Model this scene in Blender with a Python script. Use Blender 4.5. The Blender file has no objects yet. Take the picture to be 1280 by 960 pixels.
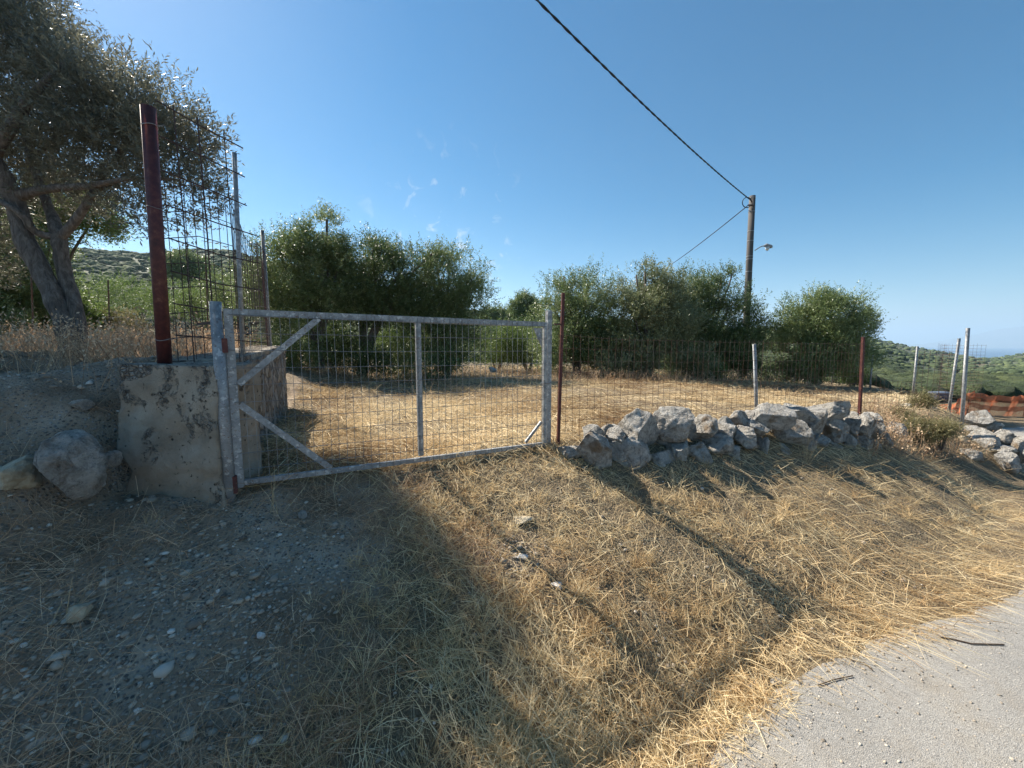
import bpy, bmesh, math, random
import numpy as np
from math import radians as R, sin, cos, pi
from mathutils import Vector

# ------------------------------------------------------------------ camera, world, sun, exposure
# world origin = the photographer's eye, +Y the viewing direction, +X to the right
S = bpy.context.scene
C = S.collection
PITCH = R(5.7)
cam_d = bpy.data.cameras.new('camera'); cam = bpy.data.objects.new('camera', cam_d); C.objects.link(cam)
cam_d.sensor_width = 36; cam_d.lens = 36 * 500 / 1280
cam_d.clip_start = 0.05; cam_d.clip_end = 60000
cam.location = (0, 0, 0); cam.rotation_euler = (R(90) - PITCH, 0, 0)
S.camera = cam

SUN_TO = Vector((-0.82, 0.63, 1.0)).normalized()
W = bpy.data.worlds.new('World'); S.world = W; W.use_nodes = True
nt = W.node_tree; nt.nodes.clear()
def _n(t, kind, **k):
    n = t.nodes.new(kind)
    for a, b in k.items(): setattr(n, a, b)
    return n
sky = _n(nt, 'ShaderNodeTexSky', sky_type='NISHITA')
sky.sun_disc = False
sky.sun_elevation = math.asin(SUN_TO.z); sky.sun_rotation = R(360 - 52.5)
sky.altitude = 200; sky.air_density = 1.0; sky.dust_density = 0.35; sky.ozone_density = 3.0
bg = _n(nt, 'ShaderNodeBackground'); bg.inputs[1].default_value = 0.0505
wo = _n(nt, 'ShaderNodeOutputWorld')
# thin wisps of cloud: noise stretched and kept to a small patch of sky
tc = _n(nt, 'ShaderNodeTexCoord')
nz = _n(nt, 'ShaderNodeTexNoise'); nz.inputs['Scale'].default_value = 22; nz.inputs['Detail'].default_value = 7; nz.inputs['Distortion'].default_value = .8
nt.links.new(tc.outputs['Generated'], nz.inputs['Vector'])
cr = _n(nt, 'ShaderNodeMapRange'); cr.inputs[1].default_value = .60; cr.inputs[2].default_value = .80
nt.links.new(nz.outputs['Fac'], cr.inputs[0])
dist = _n(nt, 'ShaderNodeVectorMath', operation='DISTANCE')
cv = Vector((-0.15, 1.0, 0.27)).normalized()
dist.inputs[1].default_value = cv
nt.links.new(tc.outputs['Generated'], dist.inputs[0])
mr = _n(nt, 'ShaderNodeMapRange'); mr.inputs[1].default_value = .05; mr.inputs[2].default_value = .22; mr.inputs[3].default_value = 1; mr.inputs[4].default_value = 0
nt.links.new(dist.outputs['Value'], mr.inputs[0])
mm = _n(nt, 'ShaderNodeMath', operation='MULTIPLY'); nt.links.new(cr.outputs[0], mm.inputs[0]); nt.links.new(mr.outputs[0], mm.inputs[1])
mx = _n(nt, 'ShaderNodeMix', data_type='RGBA')
nt.links.new(mm.outputs[0], mx.inputs[0]); hs = _n(nt, 'ShaderNodeHueSaturation'); hs.inputs['Saturation'].default_value = 1.55; hs.inputs['Hue'].default_value = .492; nt.links.new(sky.outputs[0], hs.inputs['Color']); nt.links.new(hs.outputs[0], mx.inputs[6]); mx.inputs[7].default_value = (7.5, 7.8, 8.2, 1)
nt.links.new(mx.outputs[2], bg.inputs[0]); nt.links.new(bg.outputs[0], wo.inputs[0])

sl = bpy.data.lights.new('sun', 'SUN'); sl.energy = 5.0; sl.angle = R(0.53); sl.color = (1.0, 0.91, 0.78)
so = bpy.data.objects.new('sun', sl); C.objects.link(so)
so.rotation_euler = (-SUN_TO).to_track_quat('-Z', 'Y').to_euler(); so.location = (-30, 25, 40)

S.render.engine = 'CYCLES'
S.view_settings.view_transform = 'Standard'; S.view_settings.look = 'None'
S.view_settings.exposure = 1.22; S.view_settings.gamma = 1; S.view_settings.use_curve_mapping = False
S.cycles.max_bounces = 6; S.cycles.volume_bounces = 1; S.cycles.transparent_max_bounces = 8

rng = np.random.default_rng(7); random.seed(7)

# ------------------------------------------------------------------ helpers
def P(px, py, Y):
    """point at distance Y ahead seen at photo bearing (px, py)"""
    u = (px - 640) / 500; v = (480 - py) / 500
    dy = cos(PITCH) + v * sin(PITCH); dz = -sin(PITCH) + v * cos(PITCH)
    return np.array([u * Y / dy, Y, dz * Y / dy])

def _h(i, j, k):
    n = (i * 374761393 + j * 668265263 + k * 2147483647 * 3 + 1274126177) & 0xffffffff
    n = ((n ^ (n >> 13)) * 1274126177) & 0xffffffff
    n = (n ^ (n >> 16)) & 0xffffff
    return n / float(0xffffff)
def vnoise(p):
    p = np.asarray(p, float); f = np.floor(p); t = p - f; t = t * t * (3 - 2 * t); i = f.astype(np.int64)
    x, y, z = i[..., 0], i[..., 1], i[..., 2]; a, b, c = t[..., 0], t[..., 1], t[..., 2]
    def L(u, v, w): return u + (v - u) * w
    r = L(L(L(_h(x, y, z), _h(x+1, y, z), a), L(_h(x, y+1, z), _h(x+1, y+1, z), a), b),
          L(L(_h(x, y, z+1), _h(x+1, y, z+1), a), L(_h(x, y+1, z+1), _h(x+1, y+1, z+1), a), b), c)
    return r * 2 - 1
def fbm(p, o=4):
    r = 0; a = 1; s = 0; p = np.asarray(p, float)
    for k in range(o):
        r = r + vnoise(p * 2 ** k + 17.3 * k) * a; s += a; a *= .5
    return r / s
def sm(a, b, x):
    t = np.clip((x - a) / (b - a), 0, 1); return t * t * (3 - 2 * t)

def mesh_np(name, V, F, mat, parent=None, tint=None, smooth=False):
    V = np.asarray(V, np.float32); F = np.asarray(F, np.int32); k = F.shape[1]
    me = bpy.data.meshes.new(name); me.vertices.add(len(V)); me.vertices.foreach_set('co', V.ravel())
    me.loops.add(F.size); me.loops.foreach_set('vertex_index', F.ravel())
    me.polygons.add(len(F)); me.polygons.foreach_set('loop_start', np.arange(0, F.size, k, dtype=np.int32))
    me.update(calc_edges=True)
    if smooth: me.polygons.foreach_set('use_smooth', np.ones(len(F), bool))
    if tint is not None:
        at = me.attributes.new('tint', 'FLOAT', 'FACE'); at.data.foreach_set('value', np.asarray(tint, np.float32))
    me.validate(); me.materials.append(mat)
    o = bpy.data.objects.new(name, me); C.objects.link(o)
    if parent is not None: o.parent = parent
    return o

class MB:
    def __init__(s): s.v = []; s.f = []
    def add(s, V, F):
        b = len(s.v); s.v += [tuple(map(float, q)) for q in V]; s.f += [tuple(i + b for i in f) for f in F]
    def tube(s, pts, r, n=8, cap=True):
        pts = [Vector(p) for p in pts]; rs = r if hasattr(r, '__len__') else [r] * len(pts)
        rings = []; prev = None
        for i, p in enumerate(pts):
            d = (pts[min(i+1, len(pts)-1)] - pts[max(i-1, 0)]).normalized()
            if prev is None:
                a = d.cross(Vector((0, 0, 1)) if abs(d.z) < .9 else Vector((1, 0, 0))).normalized()
            else: a = (prev - d * prev.dot(d)).normalized()
            prev = a; b = d.cross(a)
            rings.append([p + (a * cos(2*pi*k/n) + b * sin(2*pi*k/n)) * rs[i] for k in range(n)])
        V = [q for rg in rings for q in rg]; F = []
        for i in range(len(pts) - 1):
            for k in range(n):
                F.append((i*n+k, i*n+(k+1) % n, (i+1)*n+(k+1) % n, (i+1)*n+k))
        if cap: F.append(tuple(range(n-1, -1, -1))); F.append(tuple((len(pts)-1)*n+k for k in range(n)))
        s.add(V, F); return s
    def bar(s, a, b, w, t, up=(0, 0, 1)):
        """rectangular bar from a to b, w wide along up, t thick"""
        a, b, up = Vector(a), Vector(b), Vector(up); d = (b - a).normalized()
        n = d.cross(up).normalized(); u = n.cross(d).normalized()
        V = [q + u*x*w/2 + n*y*t/2 for q in (a, b) for x, y in ((-1, -1), (1, -1), (1, 1), (-1, 1))]
        s.add(V, [(0, 1, 2, 3), (7, 6, 5, 4), (0, 4, 5, 1), (1, 5, 6, 2), (2, 6, 7, 3), (3, 7, 4, 0)]); return s
    def build(s, name, mat, parent=None, smooth=False, bevel=0):
        me = bpy.data.meshes.new(name); me.from_pydata(s.v, [], s.f)
        bm = bmesh.new(); bm.from_mesh(me); bmesh.ops.recalc_face_normals(bm, faces=bm.faces)
        if bevel: bmesh.ops.bevel(bm, geom=list(bm.edges), offset=bevel, segments=2, affect='EDGES')
        bm.to_mesh(me); bm.free()
        if smooth:
            for p in me.polygons: p.use_smooth = len(p.vertices) == 4
        me.materials.append(mat); o = bpy.data.objects.new(name, me); C.objects.link(o)
        if parent is not None: o.parent = parent
        return o
def tag(o, label=None, cat=None, group=None, kind=None):
    if label: o['label'] = label
    if cat: o['category'] = cat
    if group: o['group'] = group
    if kind: o['kind'] = kind
    return o
def empty(name, loc, label, cat, group=None):
    o = bpy.data.objects.new(name, None); C.objects.link(o); o.location = loc; o.empty_display_size = .1
    return tag(o, label, cat, group)
def adopt(parent):
    """children built in world coordinates keep their place under an Empty that stands elsewhere"""
    for ch in C.objects:
        if ch.parent is parent and ch.type == 'MESH' and 'adopted' not in _done.get(ch.name, ''):
            l = parent.location
            ch.data.transform(__import__('mathutils').Matrix.Translation(-l)); _done[ch.name] = 'adopted'
_done = {}

# ------------------------------------------------------------------ materials
def mat(name, build, rough=.8):
    m = bpy.data.materials.new(name); m.use_nodes = True; t = m.node_tree; b = t.nodes['Principled BSDF']
    b.inputs['Roughness'].default_value = rough; build(t, b); return m
def noise(t, scale, detail=4, rough=.55, vec=None, dist=0):
    n = _n(t, 'ShaderNodeTexNoise'); n.inputs['Scale'].default_value = scale; n.inputs['Detail'].default_value = detail
    n.inputs['Roughness'].default_value = rough; n.inputs['Distortion'].default_value = dist
    if vec is None:
        g = _n(t, 'ShaderNodeNewGeometry'); vec = g.outputs['Position']
    t.links.new(vec, n.inputs['Vector']); return n.outputs['Fac']
def obvec(t): return _n(t, 'ShaderNodeTexCoord').outputs['Object']
def voro(t, scale, vec=None, feature='F1', out='Distance'):
    n = _n(t, 'ShaderNodeTexVoronoi', feature=feature); n.inputs['Scale'].default_value = scale
    if vec is None: vec = _n(t, 'ShaderNodeNewGeometry').outputs['Position']
    t.links.new(vec, n.inputs['Vector']); return n.outputs[out]
def ramp(t, fac, stops):
    r = _n(t, 'ShaderNodeValToRGB'); e = r.color_ramp.elements
    e[0].position, e[0].color = stops[0][0], (*stops[0][1], 1); e[1].position, e[1].color = stops[-1][0], (*stops[-1][1], 1)
    for p, c in stops[1:-1]: q = e.new(p); q.color = (*c, 1)
    t.links.new(fac, r.inputs[0]); return r.outputs[0]
def mixc(t, fac, a, b, blend='MIX'):
    m = _n(t, 'ShaderNodeMix', data_type='RGBA', blend_type=blend)
    for s, x in ((0, fac), (6, a), (7, b)):
        if isinstance(x, (int, float)): m.inputs[s].default_value = x
        elif isinstance(x, tuple): m.inputs[s].default_value = (*x, 1)
        else: t.links.new(x, m.inputs[s])
    return m.outputs[2]
def math_(t, op, a, b=0.):
    m = _n(t, 'ShaderNodeMath', operation=op)
    for s, x in ((0, a), (1, b)):
        if isinstance(x, (int, float)): m.inputs[s].default_value = x
        else: t.links.new(x, m.inputs[s])
    return m.outputs[0]
def mrange(t, x, a, b, c=0., d=1.):
    m = _n(t, 'ShaderNodeMapRange'); t.links.new(x, m.inputs[0])
    for i, v in enumerate((a, b, c, d)): m.inputs[i+1].default_value = v
    return m.outputs[0]
def bump(t, b, h, dist=.02, strength=1.):
    n = _n(t, 'ShaderNodeBump'); n.inputs['Distance'].default_value = dist; n.inputs['Strength'].default_value = strength
    t.links.new(h, n.inputs['Height']); t.links.new(n.outputs[0], b.inputs['Normal'])
def col(t, b, c): t.links.new(c, b.inputs['Base Color'])
def attr(t, name='tint'):
    a = _n(t, 'ShaderNodeAttribute', attribute_name=name); return a.outputs['Fac']

def m_ground(t, b):
    straw = attr(t, 'straw'); far = attr(t, 'far')
    n1 = noise(t, 3.0, 6); n2 = noise(t, 38, 5, .7); v = voro(t, 55); vc = voro(t, 55, out='Color')
    sep = _n(t, 'ShaderNodeSeparateColor'); t.links.new(vc, sep.inputs[0])
    soil = ramp(t, n1, [(.3, (.17, .115, .07)), (.5, (.36, .27, .185)), (.7, (.52, .43, .33))])
    peb = ramp(t, sep.outputs[0], [(0, (.10, .088, .075)), (.5, (.28, .25, .215)), (.85, (.42, .385, .34)), (1, (.55, .52, .47))])
    gravel = mixc(t, math_(t, 'MULTIPLY', mrange(t, v, .45, .3), mrange(t, n1, .35, .6)), soil, peb)
    gravel = mixc(t, mrange(t, n2, .3, .75), gravel, (.07, .06, .05), 'MIX') if False else gravel
    st = ramp(t, noise(t, 60, 6, .75, dist=1.5), [(.3, (.085, .06, .034)), (.5, (.20, .15, .09)), (.7, (.42, .33, .20))])  # ground under straw coloured darker, standing in for shade deep in the mat
    near = mixc(t, straw, gravel, st)
    fc = ramp(t, noise(t, .012, 9, .65), [(.36, (.035, .050, .024)), (.54, (.060, .075, .036)), (.62, (.13, .115, .065)), (.74, (.24, .20, .13))])
    col(t, b, mixc(t, far, near, fc))
    h = math_(t, 'ADD', math_(t, 'MULTIPLY', mrange(t, v, .5, 0), .5), n2)
    bump(t, b, h, .035, 1)
M_ground = mat('ground', m_ground, .95)
def m_road(t, b):
    v = voro(t, 210, out='Color'); sep = _n(t, 'ShaderNodeSeparateColor'); t.links.new(v, sep.inputs[0])
    chips = ramp(t, sep.outputs[0], [(0, (.10, .098, .09)), (.2, (.24, .232, .215)), (.75, (.32, .31, .285)), (1, (.52, .50, .46))])
    dirt = ramp(t, noise(t, 1.6, 8, .65), [(.35, (.225, .218, .205)), (.55, (.30, .285, .26)), (.72, (.31, .265, .20))])
    c = mixc(t, .55, chips, dirt)
    c = mixc(t, mrange(t, noise(t, 4.5, 6, .7, dist=.6), .50, .68, 0, .55), c, (.24, .215, .18))
    c = mixc(t, mrange(t, voro(t, 2.2, None, 'DISTANCE_TO_EDGE'), .012, .0, 0, .0), c, (.12, .11, .10))
    sp = mrange(t, noise(t, 45, 3, .8), .63, .72)
    col(t, b, mixc(t, sp, c, (.13, .115, .10)))
    bump(t, b, math_(t, 'ADD', math_(t, 'MULTIPLY', voro(t, 210), .5), noise(t, 45, 8, .8)), .010, .7)
M_road = mat('road', m_road, .9)
def m_straw(lo, mid, hi, trans=.25):
    def f(t, b):
        rough_hi = trans < .3
        c = ramp(t, attr(t), [(0, lo), (.5, mid), (1, hi)]); col(t, b, c)
        b.inputs['Specular IOR Level'].default_value = .25 if rough_hi else .5
        tr = _n(t, 'ShaderNodeBsdfTranslucent'); t.links.new(c, tr.inputs[0])
        m = _n(t, 'ShaderNodeMixShader'); m.inputs[0].default_value = trans
        t.links.new(b.outputs[0], m.inputs[1]); t.links.new(tr.outputs[0], m.inputs[2])
        t.links.new(m.outputs[0], t.nodes['Material Output'].inputs[0])
    return f
M_straw = mat('straw', m_straw((.36, .22, .10), (.76, .58, .32), (.94, .82, .55), .40), .7)
M_field = mat('field_straw', m_straw((.26, .165, .085), (.58, .43, .24), (.86, .72, .47)), .75)
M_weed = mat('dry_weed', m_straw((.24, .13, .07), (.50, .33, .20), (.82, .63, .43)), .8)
M_leaf = mat('olive_leaf', m_straw((.075, .112, .034), (.170, .225, .080), (.34, .39, .19), .30), .42)
M_leaf2 = mat('olive_leaf_flare_grey', m_straw((.10, .095, .068), (.165, .165, .115), (.29, .285, .205), .36), .42)  # leaf colour greyed and lightened towards the lens flare's veil over this tree
M_leaf_pale = mat('pale_olive_leaf', m_straw((.10, .12, .055), (.20, .23, .11), (.36, .38, .22), .30), .42)
M_leaf_deep = mat('deep_olive_leaf', m_straw((.045, .072, .022), (.105, .150, .048), (.22, .28, .11), .30), .42)
M_bush = mat('bush_leaf', m_straw((.06, .095, .022), (.13, .19, .05), (.23, .29, .09), .42), .5)
M_dust = mat('dusty_bush_leaf', m_straw((.10, .085, .035), (.20, .18, .08), (.32, .29, .15), .3), .7)
def m_far(t, b):
    col(t, b, ramp(t, attr(t), [(0, (.024, .042, .018)), (.5, (.060, .088, .034)), (1, (.12, .15, .06))]))
    bump(t, b, noise(t, 3, 5, .8), .5, 1)
M_far = mat('far_shrub', m_far, .95)
def m_bark(t, b):
    v = obvec(t); mp = _n(t, 'ShaderNodeMapping'); mp.inputs['Scale'].default_value = (1, 1, .3); t.links.new(v, mp.inputs[0])
    n = noise(t, 28, 6, .7, mp.outputs[0], .6); col(t, b, ramp(t, n, [(.3, (.05, .042, .036)), (.5, (.15, .125, .105)), (.72, (.30, .265, .23))]))
    bump(t, b, n, .03, 1)
M_bark = mat('bark', m_bark, .9)
def m_rock(t, b):
    v = _n(t, 'ShaderNodeNewGeometry').outputs['Position']; oi = _n(t, 'ShaderNodeObjectInfo').outputs['Random']
    n1 = noise(t, 14, 10, .78, v, .5); n2 = noise(t, 70, 6, .75, v)
    base = ramp(t, n1, [(.32, (.13, .12, .105)), (.42, (.36, .335, .295)), (.52, (.60, .57, .515)), (.64, (.78, .75, .69))])
    tan = ramp(t, n2, [(.3, (.16, .105, .06)), (.7, (.36, .26, .16))])
    tanm = mrange(t, noise(t, 5, 3, .5, v), .56, .66)
    c = mixc(t, math_(t, 'MULTIPLY', tanm, mrange(t, oi, .25, .8, .15, .9)), base, tan)
    lich = mrange(t, noise(t, 34, 5, .7, v, 1), .58, .66)
    c = mixc(t, math_(t, 'MULTIPLY', lich, .55), c, (.13, .125, .12))
    col(t, b, c)
    pit = mrange(t, voro(t, 45, v), 0, .35)
    bump(t, b, math_(t, 'ADD', math_(t, 'MULTIPLY', n1, 1.5), math_(t, 'ADD', n2, math_(t, 'MULTIPLY', pit, .7))), .05, 1)
M_rock = mat('limestone', m_rock, .92)
def m_pebble(t, b):
    c = ramp(t, attr(t), [(0, (.12, .10, .08)), (.35, (.27, .23, .18)), (.7, (.42, .36, .285)), (.95, (.52, .47, .40)), (1, (.64, .60, .54))]); col(t, b, c)
M_peb = mat('pebble', m_pebble, .85)
def m_tan(t, b):
    n = noise(t, 18, 7, .65); col(t, b, ramp(t, n, [(.3, (.25, .20, .13)), (.6, (.46, .40, .29)), (.75, (.58, .53, .43))])); bump(t, b, n, .02, .8)
M_tan = mat('tan_stone', m_tan, .9)
def m_conc(t, b):
    v = obvec(t); n = noise(t, 4, 7, .6, v); f = noise(t, 90, 5, .75, v)
    base = ramp(t, n, [(.3, (.22, .18, .13)), (.5, (.36, .305, .235)), (.7, (.48, .43, .35))])
    st = voro(t, 38, v, out='Color'); sp = _n(t, 'ShaderNodeSeparateColor'); t.links.new(st, sp.inputs[0])
    stones = ramp(t, sp.outputs[0], [(0, (.13, .115, .095)), (.6, (.36, .32, .26)), (1, (.52, .49, .43))])
    edge = voro(t, 38, v, 'DISTANCE_TO_EDGE')
    sz = _n(t, 'ShaderNodeSeparateXYZ'); t.links.new(v, sz.inputs[0])
    expo = mrange(t, math_(t, 'ADD', noise(t, 5.5, 7, .75, v, .4), mrange(t, sz.outputs[2], .35, .85, -.03, .07)), .55, .60)
    stones = mixc(t, mrange(t, edge, .0, .12), (.045, .038, .03), stones)
    c = mixc(t, expo, base, stones)
    pits = mrange(t, noise(t, 42, 3, .5, v), .28, .34)
    c = mixc(t, pits, (.07, .058, .045), c)
    col(t, b, mixc(t, math_(t, 'MULTIPLY', f, .35), c, (.12, .10, .08)))
    h = math_(t, 'ADD', math_(t, 'MULTIPLY', math_(t, 'MULTIPLY', expo, mrange(t, edge, 0, .3)), 1.2), math_(t, 'ADD', math_(t, 'MULTIPLY', pits, .8), math_(t, 'MULTIPLY', f, .4)))
    bump(t, b, h, .018, 1)
M_conc = mat('old_concrete', m_conc, .93)
def m_rubble(t, b):
    v = obvec(t); mp = _n(t, 'ShaderNodeMapping'); mp.inputs['Scale'].default_value = (1, .8, .45); t.links.new(v, mp.inputs[0])
    e = voro(t, 11, mp.outputs[0], 'DISTANCE_TO_EDGE'); c_ = voro(t, 11, mp.outputs[0], out='Color')
    sp = _n(t, 'ShaderNodeSeparateColor'); t.links.new(c_, sp.inputs[0])
    st = ramp(t, sp.outputs[0], [(0, (.22, .20, .17)), (.5, (.36, .33, .29)), (1, (.50, .47, .42))])
    n = noise(t, 30, 6, .7, v); st = mixc(t, math_(t, 'MULTIPLY', n, .6), st, (.16, .13, .10))
    col(t, b, mixc(t, mrange(t, e, .01, .10), (.13, .11, .085), st))
    bump(t, b, math_(t, 'ADD', mrange(t, e, 0, .15), n), .035, 1)
M_rubble = mat('rubble_masonry', m_rubble, .93)
def m_galv(t, b):
    v = obvec(t); n = noise(t, 14, 6, .7, v); s = noise(t, 55, 5, .8, v)
    c = ramp(t, n, [(.3, (.16, .175, .185)), (.5, (.27, .285, .295)), (.7, (.40, .41, .405))])
    c = mixc(t, mrange(t, s, .56, .66), c, (.17, .08, .045))
    c = mixc(t, mrange(t, noise(t, 30, 4, .6, v), .58, .62, 0, .6), c, (.66, .66, .64))
    col(t, b, c); b.inputs['Metallic'].default_value = .25; bump(t, b, s, .002, .5)
M_galv = mat('weathered_galvanised_steel', m_galv, .55)
def m_rust(t, b):
    v = obvec(t); n = noise(t, 22, 6, .7, v)
    col(t, b, ramp(t, n, [(.3, (.035, .010, .010)), (.5, (.080, .017, .016)), (.62, (.12, .035, .024)), (.72, (.22, .12, .08))])); bump(t, b, n, .002, .6)
M_red = mat('red_oxide_paint', m_rust, .6)
def m_rw(t, b):
    v = obvec(t); n = noise(t, 5, 4, .6, v)
    col(t, b, ramp(t, n, [(.4, (.15, .075, .045)), (.6, (.11, .085, .07))])); b.inputs['Metallic'].default_value = .2
M_wire = mat('rusty_wire', m_rw, .7)
def m_gw(t, b): col(t, b, ramp(t, noise(t, 7, 4, .7, obvec(t)), [(.35, (.17, .16, .155)), (.65, (.32, .33, .335))])); b.inputs['Metallic'].default_value = .4
M_gwire = mat('grey_wire', m_gw, .55)
def flat(name, c, r=.6, metal=0.):
    def f(t, b):
        n = noise(t, 12, 5, .6, obvec(t)); col(t, b, mixc(t, math_(t, 'MULTIPLY', n, .5), c, tuple(x * .55 for x in c))); b.inputs['Metallic'].default_value = metal
    return mat(name, f, r)
M_dark = flat('dark_rust_wire', (.06, .035, .03), .7)
M_cable = flat('black_cable', (.012, .012, .014), .6)
def m_pole(t, b):
    v = obvec(t); mp = _n(t, 'ShaderNodeMapping'); mp.inputs['Scale'].default_value = (6, 6, .35); t.links.new(v, mp.inputs[0])
    n = noise(t, 5, 6, .7, mp.outputs[0]); col(t, b, ramp(t, n, [(.3, (.055, .050, .048)), (.7, (.125, .115, .108))])); bump(t, b, n, .01, .8)
M_pole = mat('weathered_pole_wood', m_pole, .85)
M_orange = flat('orange_plastic_net', (.60, .19, .085), .7)
M_blue = flat('blue_plastic', (.045, .065, .13), .5)
M_lid = flat('pale_blue_plastic', (.16, .20, .28), .5)
M_white = flat('whitewash', (.62, .60, .57), .8)
M_lamp = flat('lamp_metal', (.30, .31, .32), .5)
M_glass = flat('lamp_cover', (.72, .74, .76), .3)
def m_sea(t, b):
    col(t, b, ramp(t, noise(t, .0015, 4), [(.3, (.010, .05, .12)), (.7, (.015, .065, .15))])); bump(t, b, noise(t, .05, 5, .7), .8, .5)
M_sea = mat('sea', m_sea, .35)
def m_mt(t, b): col(t, b, ramp(t, noise(t, .0012, 8, .65), [(.35, (.07, .08, .06)), (.7, (.20, .18, .15))]))
M_mt = mat('mountain', m_mt, .95)

# ------------------------------------------------------------------ terrain
EDGE = np.array([(-30, -16.3), (-1.76, 2.42), (.36, 3.84), (5.5, 6.1), (7.4, 6.7), (10.6, 10.4), (12.6, 14), (16, 40)], float)
def seg_d(x, y, a, b):
    ab = b - a; t = np.clip(((x - a[0]) * ab[0] + (y - a[1]) * ab[1]) / (ab @ ab), 0, 1)
    dx = x - a[0] - ab[0] * t; dy = y - a[1] - ab[1] * t
    return np.hypot(dx, dy), ab[0] * (y - a[1]) - ab[1] * (x - a[0])
def edge_dist(x, y):
    """signed distance from the bank's top edge, positive on the road side"""
    best = np.full(np.shape(x), 1e9); sg = np.zeros(np.shape(x))
    for i in range(len(EDGE) - 1):
        d, c = seg_d(x, y, EDGE[i], EDGE[i+1])
        m = d < best - 1e-9; best = np.where(m, d, best); sg = np.where(m, c, sg)
    return np.where(sg > 0, -best, best)
ROAD = np.array([(-6, -1.6), (-1.6, .35), (.1, 1.0), (.62, 1.36), (.95, 1.72), (1.45, 1.98), (2.3, 2.34), (3.3, 2.62), (4.3, 3.05), (6.2, 4.3), (8.3, 6.4), (9.6, 8.4), (11.2, 9.5), (14, 10), (40, 11.5), (40, 5), (14, 4.5), (8, 1), (2, -3.2), (-6, -6)], float)
def in_poly(x, y, poly):
    r = np.zeros(np.shape(x), bool); n = len(poly)
    for i in range(n):
        a, b = poly[i], poly[(i+1) % n]
        c = ((a[1] > y) != (b[1] > y)) & (x < (b[0]-a[0]) * (y-a[1]) / ((b[1]-a[1]) if b[1] != a[1] else 1e-9) + a[0])
        r ^= c
    return r
def road_dist(x, y):
    """positive inside the road"""
    best = np.full(np.shape(x), 1e9)
    for i in range(len(ROAD)):
        d, _ = seg_d(x, y, ROAD[i], ROAD[(i+1) % len(ROAD)]); best = np.minimum(best, d)
    return np.where(in_poly(x, y, ROAD), best, -best)
RIDGE = np.array([(-900, 290), (-200, 306), (60, 318), (100, 317), (150, 319), (190, 323), (230, 318), (300, 320), (360, 335), (440, 362), (540, 384), (610, 391), (680, 397), (800, 405), (950, 413), (1085, 424), (1110, 428), (1140, 434), (1170, 440), (1200, 445), (1235, 449), (1262, 446), (1290, 441), (1360, 432), (1500, 425), (1900, 420)], float)
def floorz(x): return -1.80 - .03 * np.clip(x - 4, 0, 8)
WALLX = lambda y: -1.73 - .44 * (y - 2.35)          # right face of the retaining wall
def near_z(x, y):
    d = edge_dist(x, y)
    zt = -.93 - .055 * np.clip(x - 3.5, 0, 9)
    sl = .435 + .2 * sm(4.5, 6.5, x)
    fz = floorz(x)
    k = .12; a = zt - sl * np.maximum(0, d); a = np.where(np.abs(d) < k, zt - sl * (d + k) ** 2 / (4 * k), a)
    b = fz; h = np.clip(.5 + .5 * (a - b) / .15, 0, 1); zr = b + (a - b) * h + .15 * .25 * h * (1 - h)
    # left plot, held up by the retaining wall
    zl = -.17 - .80 * np.maximum(0, d + .75); zl = np.where(np.abs(d + .75) < .3, -.17 - .80 * (d + 1.05) ** 2 / 1.2, zl)
    h = np.clip(.5 + .5 * (zl + 1.68) / .2, 0, 1); zl = -1.68 + (zl + 1.68) * h
    zl = zl + .12 * sm(-4, -9, x)
    wl_back = sm(WALLX(y) - .12, WALLX(y) - .38, x)
    wl_front = sm(-2.28, -2.62, x)
    tt = sm(2.42, 2.6, y)
    wend = sm(6.6, 5.7, y)                         # the wall ends; plots meet on a gentle slope
    wl_far = sm(-2.2, -6.5, x + .3 * (y - 6))
    wl = wl_front * (1 - tt) + tt * (wl_back * wend + wl_far * (1 - wend))
    z = zr + (zl - zr) * wl
    onroad = sm(-.5, .1, road_dist(x, y))
    p = np.stack([x * 1.1, y * 1.1, np.zeros_like(x)], -1)
    bank = sm(-1.6, -3.0, x)
    z = z + (1 - onroad) * ((.035 + .10 * bank) * fbm(p, 3) + (.022 + .025 * bank) * fbm(p * 5, 3) + .008 * fbm(p * 17, 2))
    z = z * (1 - onroad) + fz * onroad
    return z
def far_z(x, y):
    Y = np.maximum(y, 1e-3); u = np.clip(x / Y, -3, 2.4)
    T = (430 - np.interp(640 + 500 * u, RIDGE[:, 0], RIDGE[:, 1])) / 500
    Yr = 330 + 600 * sm(.75, 1.05, u)
    q0 = np.interp(u, [-3, -1, -.4, .3, .8, 1.1, 2.4], [-.01, -.015, -.045, -.058, -.075, -.125, -.13])
    s = sm(0, 1, np.log(np.maximum(Y, 16) / 16) / np.log(Yr / 16))
    s = s ** 1.5
    z = (q0 + (T - q0) * s) * np.minimum(Y, Yr)
    p = np.stack([x / 70, y / 70, np.zeros_like(x)], -1)
    z = z + fbm(p, 4) * np.minimum(Y, Yr) * .010 * (1 - .6 * sm(.8, 1, u)) * sm(20, 60, Y)
    bey = np.maximum(0, Y - Yr); z = z - bey * .09
    return np.maximum(z, -140)
def G(x, y):
    x = np.asarray(x, float); y = np.asarray(y, float)
    r = np.hypot(x, y); w = sm(15, 30, y)
    back = sm(8, -2, y) * sm(12, 40, r)
    z = near_z(x, y) * (1 - w) + far_z(x, y) * w
    z = z * (1 - back) + (-1.8) * back
    side = sm(14, 40, x) * (1 - sm(6, 16, y))
    return z - side * 2.0
def Gz(x, y): return float(G(np.array([x]), np.array([y]))[0])
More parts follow.
